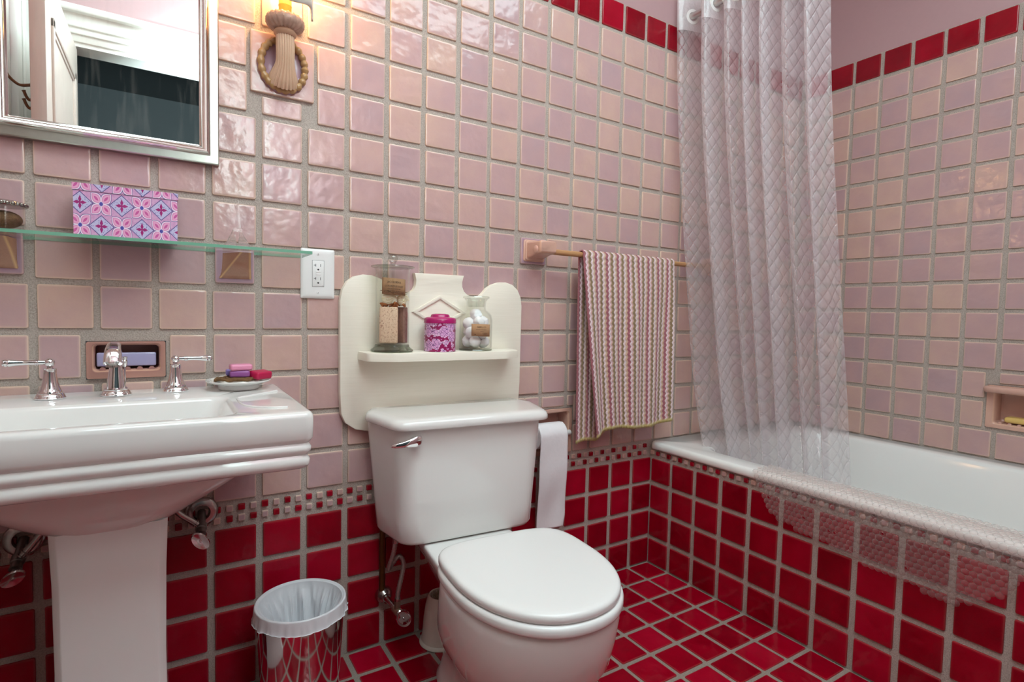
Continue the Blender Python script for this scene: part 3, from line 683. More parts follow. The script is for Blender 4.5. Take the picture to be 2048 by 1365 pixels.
# belly under the slab
K2 = 10
def bel(x0, x1, y0, y1, r, z): return rr(x0, x1, y0, y1, r, z, K2)
m.loft([bel(-.706, -.238, -.345, -.02, .05, .632), bel(-.690, -.255, -.342, -.02, .06, .612), bel(-.662, -.282, -.336, -.02, .075, .588), bel(-.632, -.312, -.325, -.02, .085, .566), bel(-.604, -.340, -.312, -.03, .085, .546), bel(-.578, -.366, -.300, -.04, .08, .530), bel(-.556, -.388, -.290, -.05, .07, .519), bel(-.53, -.415, -.27, -.08, .05, .514)])
m.tube(smooth_path([(-.268, -.205, ZS - .001), (-.215, -.165, ZS), (-.186, -.142, ZS + .0005)], 8), .0028, 8)
m.tube(smooth_path([(-.270, -.215, ZS - .001), (-.266, -.30, ZS - .0005), (-.235, -.345, ZS), (-.2, -.355, ZS)], 8), .0026, 8)
m.build('basin', [PORC], t, sharp=50)
m = M()
def ped(z, hw, y0, y1, ch=.011): 
    xc = -.4690; return [(p[0], p[1], z) for p in rpoly([(xc - hw + ch, y0), (xc + hw - ch, y0), (xc + hw, y0 + ch), (xc + hw, y1), (xc - hw, y1), (xc - hw, y0 + ch)], .004, 2)]
m.loft([ped(0, .098, -.325, -.10), ped(.02, .098, -.325, -.10), ped(.05, .086, -.31, -.105), ped(.12, .080, -.302, -.11), ped(.3, .0775, -.297, -.11), ped(.45, .079, -.298, -.11), ped(.535, .082, -.300, -.11)])
m.build('pedestal', [PORC], t, sharp=25)

def faucet_handle(xc, yc, sgn, label):
    t = thing('lever_tap', (xc, yc, ZS), label, 'tap', 'pair of chrome lever taps')
    c = (xc, yc, ZS)
    m = M(); m.lathe([(.0005, .0004), (.0232, .0004), (.0236, .002), (.0222, .0045), (.0212, .008), (.0196, .0095), (.0188, .0105), (.0190, .0125), (.0172, .0155), (.0140, .0235), (.0116, .034), (.0102, .047), (.0100, .0545), (.0104, .0565), (.0090, .058), (.004, .0585)], 48, c, cap0=False); m.build('bell_base', [CHROME], t)
    m = M(); m.lathe([(.0045, .0575), (.0045, .0615), (.0068, .0635), (.0080, .0685), (.0080, .0705), (.0060, .0740), (.0030, .0762), (.0006, .0766)], 30, c); m.build('knob', [CHROME], t)
    m = M(); T = Matrix.Rotation(rad(90 * sgn), 4, 'Y') @ Matrix.Rotation(rad(0), 4, 'Z')
    m.lathe([(.004, .0), (.0042, .012), (.0046, .016), (.0058, .0165), (.0058, .0178), (.0046, .0186), (.0058, .0196), (.0058, .021), (.0046, .0218), (.0042, .03), (.0050, .044), (.0066, .055), (.0072, .0575), (.0060, .0595), (.0070, .0605), (.0070, .0630), (.0055, .0640), (.0064, .0648), (.0055, .0665), (.001, .067)], 26, (xc, yc, ZS + .069), T=T)
    m.build('lever', [CHROME], t)
faucet_handle(-.5735, -.0815, -1, 'chrome lever tap left of the spout, lever pointing left')
faucet_handle(-.3715, -.0625, 1, 'chrome lever tap right of the spout, lever pointing right')
t = thing('faucet_spout', (-.4725, -.085, ZS), 'chrome curved faucet spout between the two lever taps', 'faucet')
m = M(); c = (-.4725, -.08, ZS)
m.lathe([(.0005, .0004), (.0248, .0004), (.0252, .0025), (.0236, .005), (.0226, .0085), (.0205, .0102), (.0196, .0115), (.0198, .0132), (.016, .017), (.010, .02)], 48, c, cap0=False); m.build('base', [CHROME], t)
m = M(); pth = smooth_path([(-.4725, -.080, ZS + .012), (-.4725, -.080, ZS + .045), (-.4725, -.083, ZS + .075), (-.4725, -.098, ZS + .094), (-.4725, -.122, ZS + .098), (-.4725, -.144, ZS + .088), (-.4725, -.154, ZS + .070)], 7); nn = len(pth)
rings = []
for i, p in enumerate(pth):
    d = (pth[min(i + 1, nn - 1)] - pth[max(i - 1, 0)]).normalized(); a = Vector((1, 0, 0)); b = d.cross(a); q = i / (nn - 1)
    w = .0165 - .0055 * sstep(0, .25, q) + .0035 * sstep(.55, 1, q); h = .0165 - .006 * sstep(0, .25, q) + .0005 * sstep(.55, 1, q)
    rings.append([p + a * w * (abs(math.cos(k)) ** .7 * math.copysign(1, math.cos(k))) + b * h * (abs(math.sin(k)) ** .7 * math.copysign(1, math.sin(k))) for k in [2 * pi * j / 28 for j in range(28)]])
m.loft(rings); m.build('neck', [CHROME], t, sharp=60)
m = M(); m.lathe([(.0105, 0), (.0105, .004), (.009, .0045), (.0088, 0)], 24, (-.4725, -.1555, ZS + .0635), cap0=False, cap1=False); m.build('aerator', [DULL], t)
m = M(); m.tube([(-.4590, -.066, ZS + .02), (-.4590, -.066, ZS + .062)], .0018, 10); m.lathe([(.0018, 0), (.0042, .004), (.0050, .012), (.0036, .014), (.0050, .020), (.0008, .021)], 16, (-.4590, -.066, ZS + .055)); m.build('lift_rod', [CHROME], t)

# soap plate and its soaps
pc = (-.2525, -.068)
m = M(); m.lathe([(.001, ZS + .0005), (.040, ZS + .0005), (.0415, ZS + .003), (.041, ZS + .010), (.050, ZS + .0125), (.062, ZS + .0165), (.0655, ZS + .0195), (.0650, ZS + .0208), (.060, ZS + .0190), (.045, ZS + .0148), (.001, ZS + .0140)], 56, (pc[0], pc[1], 0), cap0=False, cap1=False)
tag(m.build('soap_plate', [PORC]), 'small white footed plate of soaps on the right end of the sink', 'plate')
m = M(); pts = []
for i in range(49):
    a = 2 * pi * i / 48; r = .050 + .004 * math.cos(a * 9); pts.append((pc[0] - .004 + r * math.cos(a), pc[1] + .006 + r * .86 * math.sin(a)))
pts = pts[:-1]
m.prism(pts, lambda x, y: (x, y, ZS + .0165 + .0012 * math.sin(60 * x)), lambda x, y: (x, y, ZS + .0205 + .003 * sstep(-.05, -.02, y) + .0012 * math.sin(60 * x)), .001)
tag(m.build('doily', [plain('white crochet', S(240, 236, 228), .9, nscale=200, bump=.5)]), 'white crochet doily peeking out behind the soaps on the plate', 'doily')
m = M()
for k in range(5):
    rr0 = .040 - k * .0045
    path = [(pc[0] - .006 + (rr0 + .003 * math.sin(a * 4 + k)) * math.cos(a), pc[1] - .012 + (rr0 * .62) * math.sin(a), ZS + .0235 + .0016 * math.sin(a * 7 + k * 2)) for a in [2 * pi * i / 60 for i in range(60)]]
    m.tube(path, .0032, 7, closed=True)
tag(m.build('woven_coaster', [LOOFAH]), 'brown woven fibre coaster under the soaps on the plate', 'coaster')
def soap(name, c, sz, rot, col, label, tilt=0, b=.0045):
    T = Matrix.Translation(c) @ Matrix.Rotation(rad(rot), 4, 'Z') @ Matrix.Rotation(rad(tilt), 4, 'X')
    m = M(T); m.box(-sz[0] / 2, sz[0] / 2, -sz[1] / 2, sz[1] / 2, 0, sz[2], b, 4)
    tag(m.build(name, [soapm(label[:18], col, .38)]), label, 'soap', 'soap bars on the plate')
zp = ZS + .0272
soap('soap_bar', (-.2520, -.083, zp), (.0400, .026, .0150), -6, S(148, 84, 150), 'purple soap bar under the pink one on the white plate')
soap('soap_bar', (-.2500, -.082, zp + .0152), (.0440, .028, .0135), 4, S(228, 146, 178), 'pink soap bar lying on top of the purple one on the plate')
soap('soap_bar', (-.2580, -.0515, zp), (.0380, .024, .0150), 0, S(140, 124, 196), 'lavender blue soap bar behind the purple one on the plate')
soap('soap_bar', (-.2115, -.086, zp - .004), (.0400, .030, .0170), 32, S(190, 24, 76), 'crimson soap bar leaning at the right rim of the plate', 7)

# ------------------------------------------------------------------ shut off valves under the sink
def angle_valve(xc, zc, tip, hose, label, rz):
    t = thing('shutoff_valve', (xc, -.005, zc), label, 'valve', 'shut-off valves under the sink')
    m = M(); T = Matrix.Rotation(rad(90), 4, 'X'); m.lathe([(.034, .0), (.034, .003), (.032, .007), (.0265, .0105), (.0175, .0105), (.0165, .005), (.016, .0)], 40, (xc, -.005, zc), T=T, cap0=False, cap1=False); m.build('escutcheon', [DULL], t)
    a = Vector((xc, -.006, zc)); b = Vector(tip); d = b - a
    m = M(); m.tube([a, a + d * .45, a + d * .47, a + d * .62, a + d * .64, a + d * .8, a + d * .82, b], [.0085, .0085, .0115, .0115, .0095, .0105, .005, .005], 16); m.build('stem', [plain('aged dark chrome', (.30, .28, .26, 1), .35, .9, 80, .4)], t)
    q = d.normalized(); up = Vector((0, 0, 1)); s = q.cross(up).normalized(); u = s.cross(q); ca, sa = math.cos(rad(rz)), math.sin(rad(rz))
    e1 = s * ca + u * sa; e2 = -s * sa + u * ca
    m = M(); rings = []
    for k, h in ((1.0, -.001), (1.06, .0015), (1.0, .0045), (.86, .0042), (.4, .0028), (.16, .0028), (.14, .0045), (.05, .0048)):
        rings.append([b + q * h + (e1 * .0250 * math.cos(x) + e2 * .0140 * math.sin(x)) * k for x in [2 * pi * i / 40 for i in range(40)]])
    m.loft(rings); m.build('oval_handle', [plain('shiny valve chrome', (.8, .78, .77, 1), .12, 1)], t)
    m = M(); pp = smooth_path([a + d * .55] + [Vector(h) for h in hose], 8); m.tube(pp, .0062, 14)
    for k in (2, 3, 5): m.tube([pp[k] - (pp[k + 1] - pp[k]) * .2, pp[k] + (pp[k + 1] - pp[k]) * .2], .0082, 14)
    m.build('supply_hose', [DULL], t)
angle_valve(-.3235, .4420, (-.3290, -.085, .4060), [(-.345, -.050, .440), (-.368, -.055, .462), (-.392, -.06, .500)], 'worn chrome shut-off valve under the sink, right of the pedestal', 64)
angle_valve(-.6290, .4420, (-.6330, -.080, .3950), [(-.612, -.050, .440), (-.594, -.055, .466), (-.572, -.06, .502)], 'worn chrome shut-off valve under the sink, left of the pedestal', -52)

# ------------------------------------------------------------------ waste bin
bc = (-.134, -.139)
t = thing('waste_bin', (bc[0], bc[1], 0), 'round polished steel waste bin standing between the sink and the toilet', 'bin')
m = M(); m.lathe([(.001, .004), (.0805, .004), (.0815, .008), (.094, .238), (.0925, .238), (.0800, .010), (.001, .007)], 64, (bc[0], bc[1], 0), cap0=False, cap1=False); m.build('bin_body', [STEEL], t)
m = M(); m.lathe([(.0815, .003), (.0850, .003), (.0850, .012), (.0822, .014)], 64, (bc[0], bc[1], 0), cap0=False, cap1=False); m.build('base_ring', [plain('black rubber ring', (.03, .03, .03, 1), .6)], t)
m = M()
def liner(u, v):
    a = 2 * pi * u; ca_, sa_ = math.cos(a), math.sin(a)
    w = mnoise.noise(Vector((ca_ * 2.2, sa_ * 2.2, 3.1))); w2 = mnoise.noise(Vector((ca_ * 8, sa_ * 8, v * 1.5 + 7))); w3 = 1 - abs(mnoise.noise(Vector((ca_ * 3.2, sa_ * 3.2, v * .9 + 1)))) * 2.4; w4 = 1 - abs(mnoise.noise(Vector((ca_ * 7 + 2, sa_ * 7, v * 2.2 + 4)))) * 2.2
    if v < .16:
        q = v / .16; r = .1005 - .0035 * q ** .5 + (.0030 * w2 + .0022 * w4) * (1 - q); z = .222 + .0275 * sstep(0, 1, q) + .007 * w * (1 - q)
    elif v < .24:
        q = (v - .16) / .08; r = .097 - .0055 * q; z = .2495 + .0022 * math.sin(q * pi) - .001 * q
    else:
        q = (v - .24) / .76; k = sstep(0, .25, q)
        r = .0885 - .030 * q - (.006 + .016 * q) * max(w3, 0) * k - .0065 * max(w4, 0) * k + .003 * w2 * k; z = .2485 - .165 * q
    return (bc[0] + r * ca_, bc[1] + r * sa_, z)
m.grid(liner, 240, 70); m.add([liner(i / 240, 1) for i in range(240)], [list(range(240))])
o = m.build('bin_liner', [BAG], merge=True); tag(o, 'white plastic bag lining the steel bin and folded over its rim', 'bin liner')

# ------------------------------------------------------------------ toilet
TT = Matrix.Translation((.274, 0, 0)) @ Matrix.Rotation(rad(-3.8), 4, 'Z')
t = thing('toilet', (.274, -.3, 0), 'white two-piece toilet with a closed round lid and chrome flush lever', 'toilet')
def outline(wb, wm, wf, v0, vm, v1, r, z, k=6): return [(p[0], p[1], z) for p in rpoly([(-wf, -v1), (wf, -v1), (wm, -vm), (wb, -v0), (-wb, -v0), (-wm, -vm)], [r, r, .05, .02, .02, .05], k)]
m = M(TT)
def tk(z, q, ins=0): # q 0 bottom..1 top
    return [(p[0] + .006, p[1], p[2]) for p in outline(.200 + .026 * q - ins, .206 + .028 * q - ins, .178 + .016 * q - ins, .024, .07, .2075 + .008 * q - ins, .05, z)]
m.loft([tk(.337, 0, .03), tk(.338, 0, .012), tk(.342, 0, .004), tk(.350, .02), tk(.40, .2), tk(.50, .55), tk(.60, .92), tk(.634, 1)]); m.build('tank', [PORC], t, sharp=60)
m = M(TT)
def lid(z, ins): return [(p[0] + .006, p[1], p[2]) for p in outline(.220 - ins, .244 - ins, .2075 - ins, .02, .075, .2385 - ins, .045, z)]
m.loft([lid(.629, .012), lid(.6295, .002), lid(.632, 0), lid(.641, .0005), lid(.6475, .003), lid(.6520, .008), lid(.6545, .0155), lid(.6552, .03)]); m.build('tank_lid', [PORC], t, sharp=60)
# flush lever
m = M(TT); fl = [(x_ - .023, y_ - .002, z_ - .005) for x_, y_, z_ in ((-.190, -.231, .602), (-.180, -.2345, .603), (-.163, -.2375, .605), (-.147, -.2385, .608), (-.132, -.2365, .610), (-.120, -.232, .611), (-.114, -.226, .610))]
pth = smooth_path(fl, 6); hs = [.002, .0052, .0070, .0100, .0130, .0110, .003]; nn = len(pth); rings = []
for i, p in enumerate(pth):
    q = i / (nn - 1) * 6; k = min(int(q), 5); h = hs[k] + (hs[k + 1] - hs[k]) * (q - k)
    rings.append([(p.x, p.y + h * .45 * math.cos(a), p.z + h * math.sin(a)) for a in [2 * pi * j / 20 for j in range(20)]])
m.loft(rings); m.tube([(-.155, -.207, .604), (-.155, -.234, .604)], .008, 16); m.build('flush_lever', [CHROME], t, sharp=60)
def egg(w, vc, lf, lb, z, nb=3.2, nf=2.15, n=72):
    out = []
    for i in range(n):
        a = 2 * pi * i / n; s, c = math.sin(a), math.cos(a); e = nf if c > 0 else nb; L = lf if c > 0 else lb
        out.append((w * math.copysign(abs(s) ** (2 / e), s), -(vc + L * math.copysign(abs(c) ** (2 / e), c)), z))
    return out
def E(k, z): return [(p[0] + .008, p[1], p[2] + .0230) for p in egg(.1665 + k, .480, .2200 + k, .150 + k, z, 4.2)]
m = M(TT); m.loft([E(-.010, .3515), E(-.002, .3520), E(0, .3545), E(0, .3625), E(-.002, .3665), E(-.006, .3690), E(-.014, .3702), E(-.03, .3705)]); m.build('seat_lid', [SEATM], t, sharp=60)
def E2(k, z): return [(p[0] + .008, p[1], p[2] + .0230) for p in egg(.1705 + k, .480, .2245 + k, .143 + k, z, 3.8)]
m = M(TT); m.loft([E2(-.008, .3285), E2(0, .3300), E2(.0015, .3335), E2(.0015, .3425), E2(0, .3470), E2(-.004, .3495), E2(-.012, .3505)]); m.build('seat', [SEATM], t, sharp=60)
m = M(TT)
m.loft([egg(.105, .42, .175, .255, 0.0), egg(.108, .42, .178, .258, .012), egg(.100, .42, .170, .25, .03), egg(.088, .41, .150, .235, .07), egg(.092, .42, .150, .235, .11), egg(.118, .44, .165, .23, .15), egg(.146, .46, .187, .215, .19), egg(.161, .470, .204, .19, .23), egg(.1670, .475, .213, .165, .28), egg(.1690, .480, .2165, .155, .325), egg(.1680, .480, .216, .152, .342), egg(.163, .480, .212, .148, .3505)])
m.v = [p + Vector((.008 * min(max((p.z - .1) / .12, 0), 1), 0, 0)) for p in m.v]; m.build('bowl', [PORC], t, sharp=70)
m = M(TT)
def plat(z, w0, w1, v0, v1, r=.03): return [(p[0], p[1], z) for p in rpoly([(-w1, -v1), (w1, -v1), (w0, -v0), (-w0, -v0)], r, 5)]
m.loft([plat(.20, .06, .07, .16, .36), plat(.26, .085, .10, .10, .38), plat(.31, .108, .125, .062, .38), plat(.330, .112, .130, .056, .38), plat(.3350, .110, .128, .058, .38), plat(.3362, .106, .124, .064, .37)]); m.build('rear_platform', [PORC], t, sharp=60)

# toilet brush holder
m = M(); c = (.246, -.072, 0)
m.lathe([(.001, .001), (.056, .001), (.0585, .004), (.0575, .008), (.053, .012), (.0505, .03), (.0475, .07), (.043, .105), (.0375, .128), (.034, .134), (.031, .133), (.029, .118), (.001, .115)], 48, (c[0], c[1], 0), cap0=False, cap1=False)
t2 = thing('toilet_brush_holder', (c[0], c[1], 0), 'cream cup-shaped toilet brush holder on the floor behind the toilet bowl', 'toilet brush'); m.build('holder_cup', [CPLAS], t2)
m = M()
for i in range(90):
    a = R.uniform(0, 2 * pi); r = R.uniform(.004, .027); p = Vector((c[0] + r * math.cos(a), c[1] + r * math.sin(a), .116)); m.tube([p, p + Vector((R.uniform(-.004, .004), R.uniform(-.004, .004), R.uniform(.014, .022)))], .0009, 4)
m.build('bristles', [plain('tan bristles', S(170, 150, 120), .8)], t2)['kind'] = 'stuff'
# toilet supply valve
t = thing('toilet_supply_valve', (.104, -.005, .14), 'chrome supply valve with braided hose on the red tiles behind the toilet', 'valve')
T = Matrix.Rotation(rad(90), 4, 'X'); c = (.1045, -.0045, .139)
m = M(); m.lathe([(.0235, 0), (.0235, .003), (.0215, .010), (.0165, .019), (.0110, .0235), (.0105, .026)], 36, c, T=T); m.build('escutcheon', [DULL], t)
m = M(); m.tube([(.1045, -.028, .139), (.1125, -.078, .1305)], .0078, 18); m.build('stub_pipe', [DULL], t)
m = M(); m.tube([(.1125, -.074, .131), (.1155, -.098, .127)], [.0105, .0105], 16); m.tube([(.1140, -.087, .128), (.1140, -.087, .155)], [.0085, .0085], 8); m.tube([(.1155, -.098, .1275), (.1185, -.118, .125)], [.006, .006], 12); m.build('valve_body', [plain('brassy valve body', (.5, .44, .33, 1), .3, .9, 60, .4)], t)
a = Vector((.1140, -.080, .13)); b = Vector((.1185, -.118, .1245)); q = (b - a).normalized(); s = q.cross(Vector((0, 0, 1))).normalized(); u = s.cross(q); ca, sa = math.cos(rad(58)), math.sin(rad(58)); e1 = s * ca + u * sa; e2 = -s * sa + u * ca
m = M(); rings = []
for k, h in ((1.0, -.001), (1.06, .0015), (1.0, .0045), (.9, .0042), (.78, .003), (.7, .0042), (.3, .0038), (.16, .0038), (.13, .0055), (.05, .0058)):
    rings.append([b + q * h + (e1 * .0285 * math.cos(x) + e2 * .0175 * math.sin(x)) * k for x in [2 * pi * i / 40 for i in range(40)]])
m.loft(rings); m.build('oval_handle', [plain('shiny valve chrome 2', (.8, .78, .77, 1), .12, 1)], t)
m = M(); pp = smooth_path([(.1140, -.087, .150), (.1165, -.086, .18), (.1265, -.082, .215), (.1330, -.078, .248), (.1235, -.072, .266), (.1070, -.068, .250), (.0960, -.070, .238), (.0965, -.075, .250), (.1035, -.084, .285), (.1065, -.088, .315), (.1070, -.09, .336)], 9); n_ = len(pp)
m.tube(pp, [.0058 + .0007 * (i % 2) for i in range(n_)], 14); m.build('braided_hose', [plain('steel braid', (.62, .6, .57, 1), .35, .9, 260, .6, bump=.5)], t)
for p_, q_, r_n in (((.1065, -.088, .312), (.1070, -.09, .3335), .0085), ((.1140, -.087, .150), (.1146, -.087, .163), .0082)):
    m = M(); m.tube([p_, q_], r_n, 8); m.build('hose_nut', [DULL], t)
m = M(); m.tube([(.0975, -.0130, .150), (.0975, -.0130, .585)], .0075, 18); tag(m.build('copper_pipe', [BRASSD]), 'tarnished vertical copper pipe on the wall left of the toilet tank', 'pipe')

# ------------------------------------------------------------------ cream wooden shelf behind the tank
t = thing('wooden_wall_shelf', (.2545, -.02, .59), 'cream painted wooden shelf with a scalloped back standing behind the toilet tank', 'shelf')
left = [(.0585, .5925), (.02, .601), (-.006, .620), (-.0165, .644), (-.0195, .70), (-.0205, .93), (-.016, .957), (-.004, .979), (.014, .9925), (.037, .9985), (.060, .9975), (.082, .9905), (.100, .979), (.113, .965), (.122, .957), (.135, .9525), (.150, .9535), (.164, .958), (.174, .9665), (.1795, .979), (.1800, .992), (.1755, 1.0105)]
ol = [(x, z) for x, z in left] ; MX = .2495
full = ol[::-1] + [(2 * MX - x, z) for x, z in ol]   # over the top, counter order
full = [p for p in full]
def dens(pts):
    out = []
    for i in range(len(pts)): out.append(pts[i])
    return out
full = full[::-1]
# make CCW (x right, z up)
area = sum(full[i - 1][0] * full[i][1] - full[i][0] * full[i - 1][1] for i in range(len(full)))
if area < 0: full = full[::-1]
sm = []
n0 = len(full)
for i in range(n0):
    a, b = Vector(full[i]), Vector(full[(i + 1) % n0])
    sm.append(tuple(a))
m = M(); m.prism(sm, lambda x, z: (x, -.006, z), lambda x, z: (x, -.023, z), .003); m.build('back_board', [CREAM], t, sharp=40)
def diamond(d0, d1, h):
    cx, cz = MX, .9065
    o_ = [(cx + .0815 * d0, cz), (cx, cz + .0465 * d0), (cx - .0815 * d0, cz), (cx, cz - .0465 * d0)]; i_ = [(cx + .0815 * d1, cz), (cx, cz + .0465 * d1), (cx - .0815 * d1, cz), (cx, cz - .0465 * d1)]
    lp = lambda t_: [(a[0] + (b[0] - a[0]) * t_, a[1] + (b[1] - a[1]) * t_) for a, b in zip(o_, i_)]
    return [[(p[0], -.0225 - hh, p[1]) for p in lp(tt)] for tt, hh in ((0, 0), (.08, h), (.35, h * 1.2), (.65, h * 1.2), (.92, h), (1, 0))]
m = M(); m.loft(diamond(1.0, .76, .0045), 0, True, False, False); m.build('diamond_moulding', [CREAM], t, sharp=25)
m = M(); pl_ = rpoly([(.090, -.1205), (.412, -.1205), (.470, -.088), (.4745, -.0235), (.0245, -.0235), (.029, -.088)], [.05, .05, .02, .002, .002, .02], 6)
m.prism(pl_, lambda x, y: (x, y, .7815), lambda x, y: (x, y, .8030), .003); m.build('shelf_board', [CREAM], t, sharp=40)
ZB = .8033
def text_mesh(m, s, x, z, h, fn, mat=0, width=None):
    cu = bpy.data.curves.new('tmp', 'FONT'); cu.body = s; cu.size = h; cu.align_x = 'CENTER'; cu.align_y = 'CENTER'; cu.resolution_u = 2
    ob = bpy.data.objects.new('tmp', cu); COL.objects.link(ob); dg = bpy.context.evaluated_depsgraph_get(); me = bpy.data.meshes.new_from_object(ob.evaluated_get(dg))
    ws = [v.co.x for v in me.vertices]; k = 1 if not width or not ws else width / (max(ws) - min(ws))
    m.add([fn(x + v.co.x * k, z + v.co.y) for v in me.vertices], [list(p.vertices) for p in me.polygons], mat)
    bpy.data.objects.remove(ob); bpy.data.meshes.remove(me); bpy.data.curves.remove(cu)
def strokes(m, x0, x1, z, fn, h=.0009, seed=1):
    r = random.Random(seed); x = x0
    while x < x1:
        w = r.uniform(.0015, .0045); xe = min(x + w, x1); m.add([fn(x, z - h / 2), fn(xe, z - h / 2), fn(xe, z + h / 2), fn(x, z + h / 2)], [[0, 1, 2, 3]]); x = xe + r.uniform(.0006, .0014)
def curved_label(t, cx, cy, r, ang0, ang1, z0, z1, tilt, lines, slots, name='label', tears=False):
    ac = (ang0 + ang1) / 2
    def fn(dr):
        return lambda x, z: (cx + (r + dr) * math.cos(ac + x / r), cy + (r + dr) * math.sin(ac + x / r), z + tilt * x)
    hw = r * (ang1 - ang0) / 2; zc = (z0 + z1) / 2
    m = M(); f = fn(0)
    m.grid(lambda u, v: f(-hw + 2 * hw * u, z0 + (z1 - z0) * v), 14, 2); lab = m.build(name, [KRAFT], t); md = lab.modifiers.new('t', 'SOLIDIFY'); md.thickness = .0006
    m = M(); g = fn(.0004)
    for s, dz, h, w in lines: text_mesh(m, s, 0, zc + dz, h, g, width=w)
    for k, (x0, x1, dz) in enumerate(slots): strokes(m, x0, x1, zc + dz, g, seed=k + 3)
    m.build('lettering', [INK], lab, smooth=False)
# tall apothecary jar
jx, jy = .1005, -.063
t = thing('apothecary_jar', (jx, jy, ZB), 'tall glass apothecary jar with a knobbed lid on the left of the cream shelf', 'jar')
m = M(); m.lathe([(.001, ZB + .0005), (.051, ZB + .0005), (.0535, ZB + .002), (.053, ZB + .0055), (.048, ZB + .009), (.0435, ZB + .0130), (.0425, ZB + .0185), (.001, ZB + .0185)], 56, (jx, jy, 0), cap0=False, cap1=False); m.build('foot', [GLASSB], t)
m = M(); m.lathe([(.001, ZB + .0190), (.0420, ZB + .0190), (.0425, ZB + .024), (.0425, ZB + .185), (.0432, ZB + .205), (.0460, ZB + .2125), (.0445, ZB + .2125), (.0415, ZB + .205), (.0405, ZB + .185), (.0405, ZB + .024), (.039, ZB + .0215), (.001, ZB + .0215)], 64, (jx, jy, 0), cap0=False, cap1=False); m.build('jar_body', [GLASS], t)
m = M(); m.lathe([(.001, ZB + .2130), (.0520, ZB + .2130), (.0545, ZB + .2145), (.0540, ZB + .2170), (.040, ZB + .2195), (.015, ZB + .2215), (.001, ZB + .222)], 56, (jx, jy, 0), cap0=False, cap1=False); m.build('lid', [glassy('greenish lid glass', (.80, .84, .79, 1), base=.1)], t)
m = M(); m.lathe([(.007, ZB + .222), (.006, ZB + .225), (.008, ZB + .2275), (.0112, ZB + .232), (.0122, ZB + .237), (.0110, ZB + .2425), (.007, ZB + .2465), (.001, ZB + .248)], 32, (jx, jy, 0), cap1=False); m.build('lid_knob', [glassy('knob glass', (.86, .86, .84, 1), base=.12)], t)
curved_label(t, jx, jy, .0398, rad(-150), rad(-58), ZB + .1440, ZB + .1850, -.06, [('JACOB BEAN', .0105, .0075, .034), ('LUXURIOUS SOAP', .0005, .0062, .046)], [(-.016, .016, -.0060), (-.026, .026, -.0115), (-.026, .026, -.0150)])
m = M(); m.tube(smooth_path([(jx - .037, jy - .0155, ZB + .155), (jx - .02, jy - .0348, ZB + .152), (jx - .002, jy - .0403, ZB + .142), (jx + .016, jy - .0368, ZB + .146), (jx + .030, jy - .0268, ZB + .148)], 8), .0008, 6); m.build('twine', [LOOFAH], t)
T = Matrix.Translation((jx - .0095, jy - .010, ZB + .0222)) @ Matrix.Rotation(rad(-24), 4, 'Z'); m = M(T); m.box(-.0255, .0195, -.013, .013, 0, .092, .004, 3)
tag(m.build('soap_block', [OATS]), 'large oatmeal coloured soap block upright inside the tall apothecary jar', 'soap')
T = Matrix.Translation((jx + .0225, jy + .003, ZB + .0222)) @ Matrix.Rotation(rad(30), 4, 'Z'); m = M(T); m.box(-.0085, .0085, -.018, .018, 0, .092, .003, 3)
tag(m.build('soap_block', [plain('dark herb soap', S(168, 124, 108), .5, nscale=160, namt=.6)]), 'dark herb speckled soap block at the right inside the tall jar', 'soap')
m = M()
for i in range(46):
    a = R.uniform(0, 2 * pi); r = .031 * math.sqrt(R.random()); m.sphere((jx + r * math.cos(a), jy + r * math.sin(a), ZB + .1175 + R.uniform(-.0015, .006)), R.uniform(.004, .007), 8, 6, 0, (R.uniform(.6, 1.1), R.uniform(.5, 1), .5), Matrix.Rotation(R.uniform(0, 3), 4, 'Y'))
o = m.build('potpourri', [plain('orange bark chips', S(206, 126, 66), .7, nscale=70, namt=.45)]); tag(o, 'orange bark chips on top of the soap in the tall jar', 'potpourri'); o['kind'] = 'stuff'
def snail(c, r, rot, lab):
    m = M(); T = Matrix.Rotation(rad(rot), 4, 'Z') @ Matrix.Rotation(rad(90), 4, 'X'); path = []; rs = []
    for i in range(70):
        q = i / 69; a = q * 2.6 * 2 * pi; k = r * .56 * math.exp(-q * 1.9); path.append(T @ Vector((k * math.cos(a), k * math.sin(a) * .88, r * .28 * q * 1.4)) + Vector(c)); rs.append(k * .8 + .0004)
    m.tube(path, rs, 14); tag(m.build('snail_shell', [SHELLM]), lab, 'shell', 'snail shells in the tall jar')
snail((jx - .0175, jy - .0165, ZB + .1330), .0225, -18, 'left cream snail shell under the label inside the tall jar')
snail((jx + .0175, jy - .0185, ZB + .1310), .0225, 22, 'right cream snail shell under the label inside the tall jar')
# magenta tin
tx, ty = .2290, -.0730
t = thing('storage_tin', (tx, ty, ZB), 'small round magenta tin with lilac flower print in the middle of the cream shelf', 'tin')
m = M(); rings = []
pr = [(.0415, ZB + .0005), (.0425, ZB + .001), (.0425, ZB + .003), (.0415, ZB + .004), (.0415, ZB + .078)]
NN = 64; vs = []; uv = []
for r, z in pr:
    for i in range(NN + 1):
        a = 2 * pi * i / NN; vs.append((tx + r * math.cos(a), ty + r * math.sin(a), z)); uv.append((a * .0415, z))
m.add(vs, [[k * (NN + 1) + i, k * (NN + 1) + i + 1, (k + 1) * (NN + 1) + i + 1, (k + 1) * (NN + 1) + i] for k in range(4) for i in range(NN)], 0, None, uv)
m.add([(tx + .0415 * math.cos(2 * pi * i / 48), ty + .0415 * math.sin(2 * pi * i / 48), ZB + .0005) for i in range(48)], [list(range(48))[::-1]])
m.build('tin_body', [TINP], t)
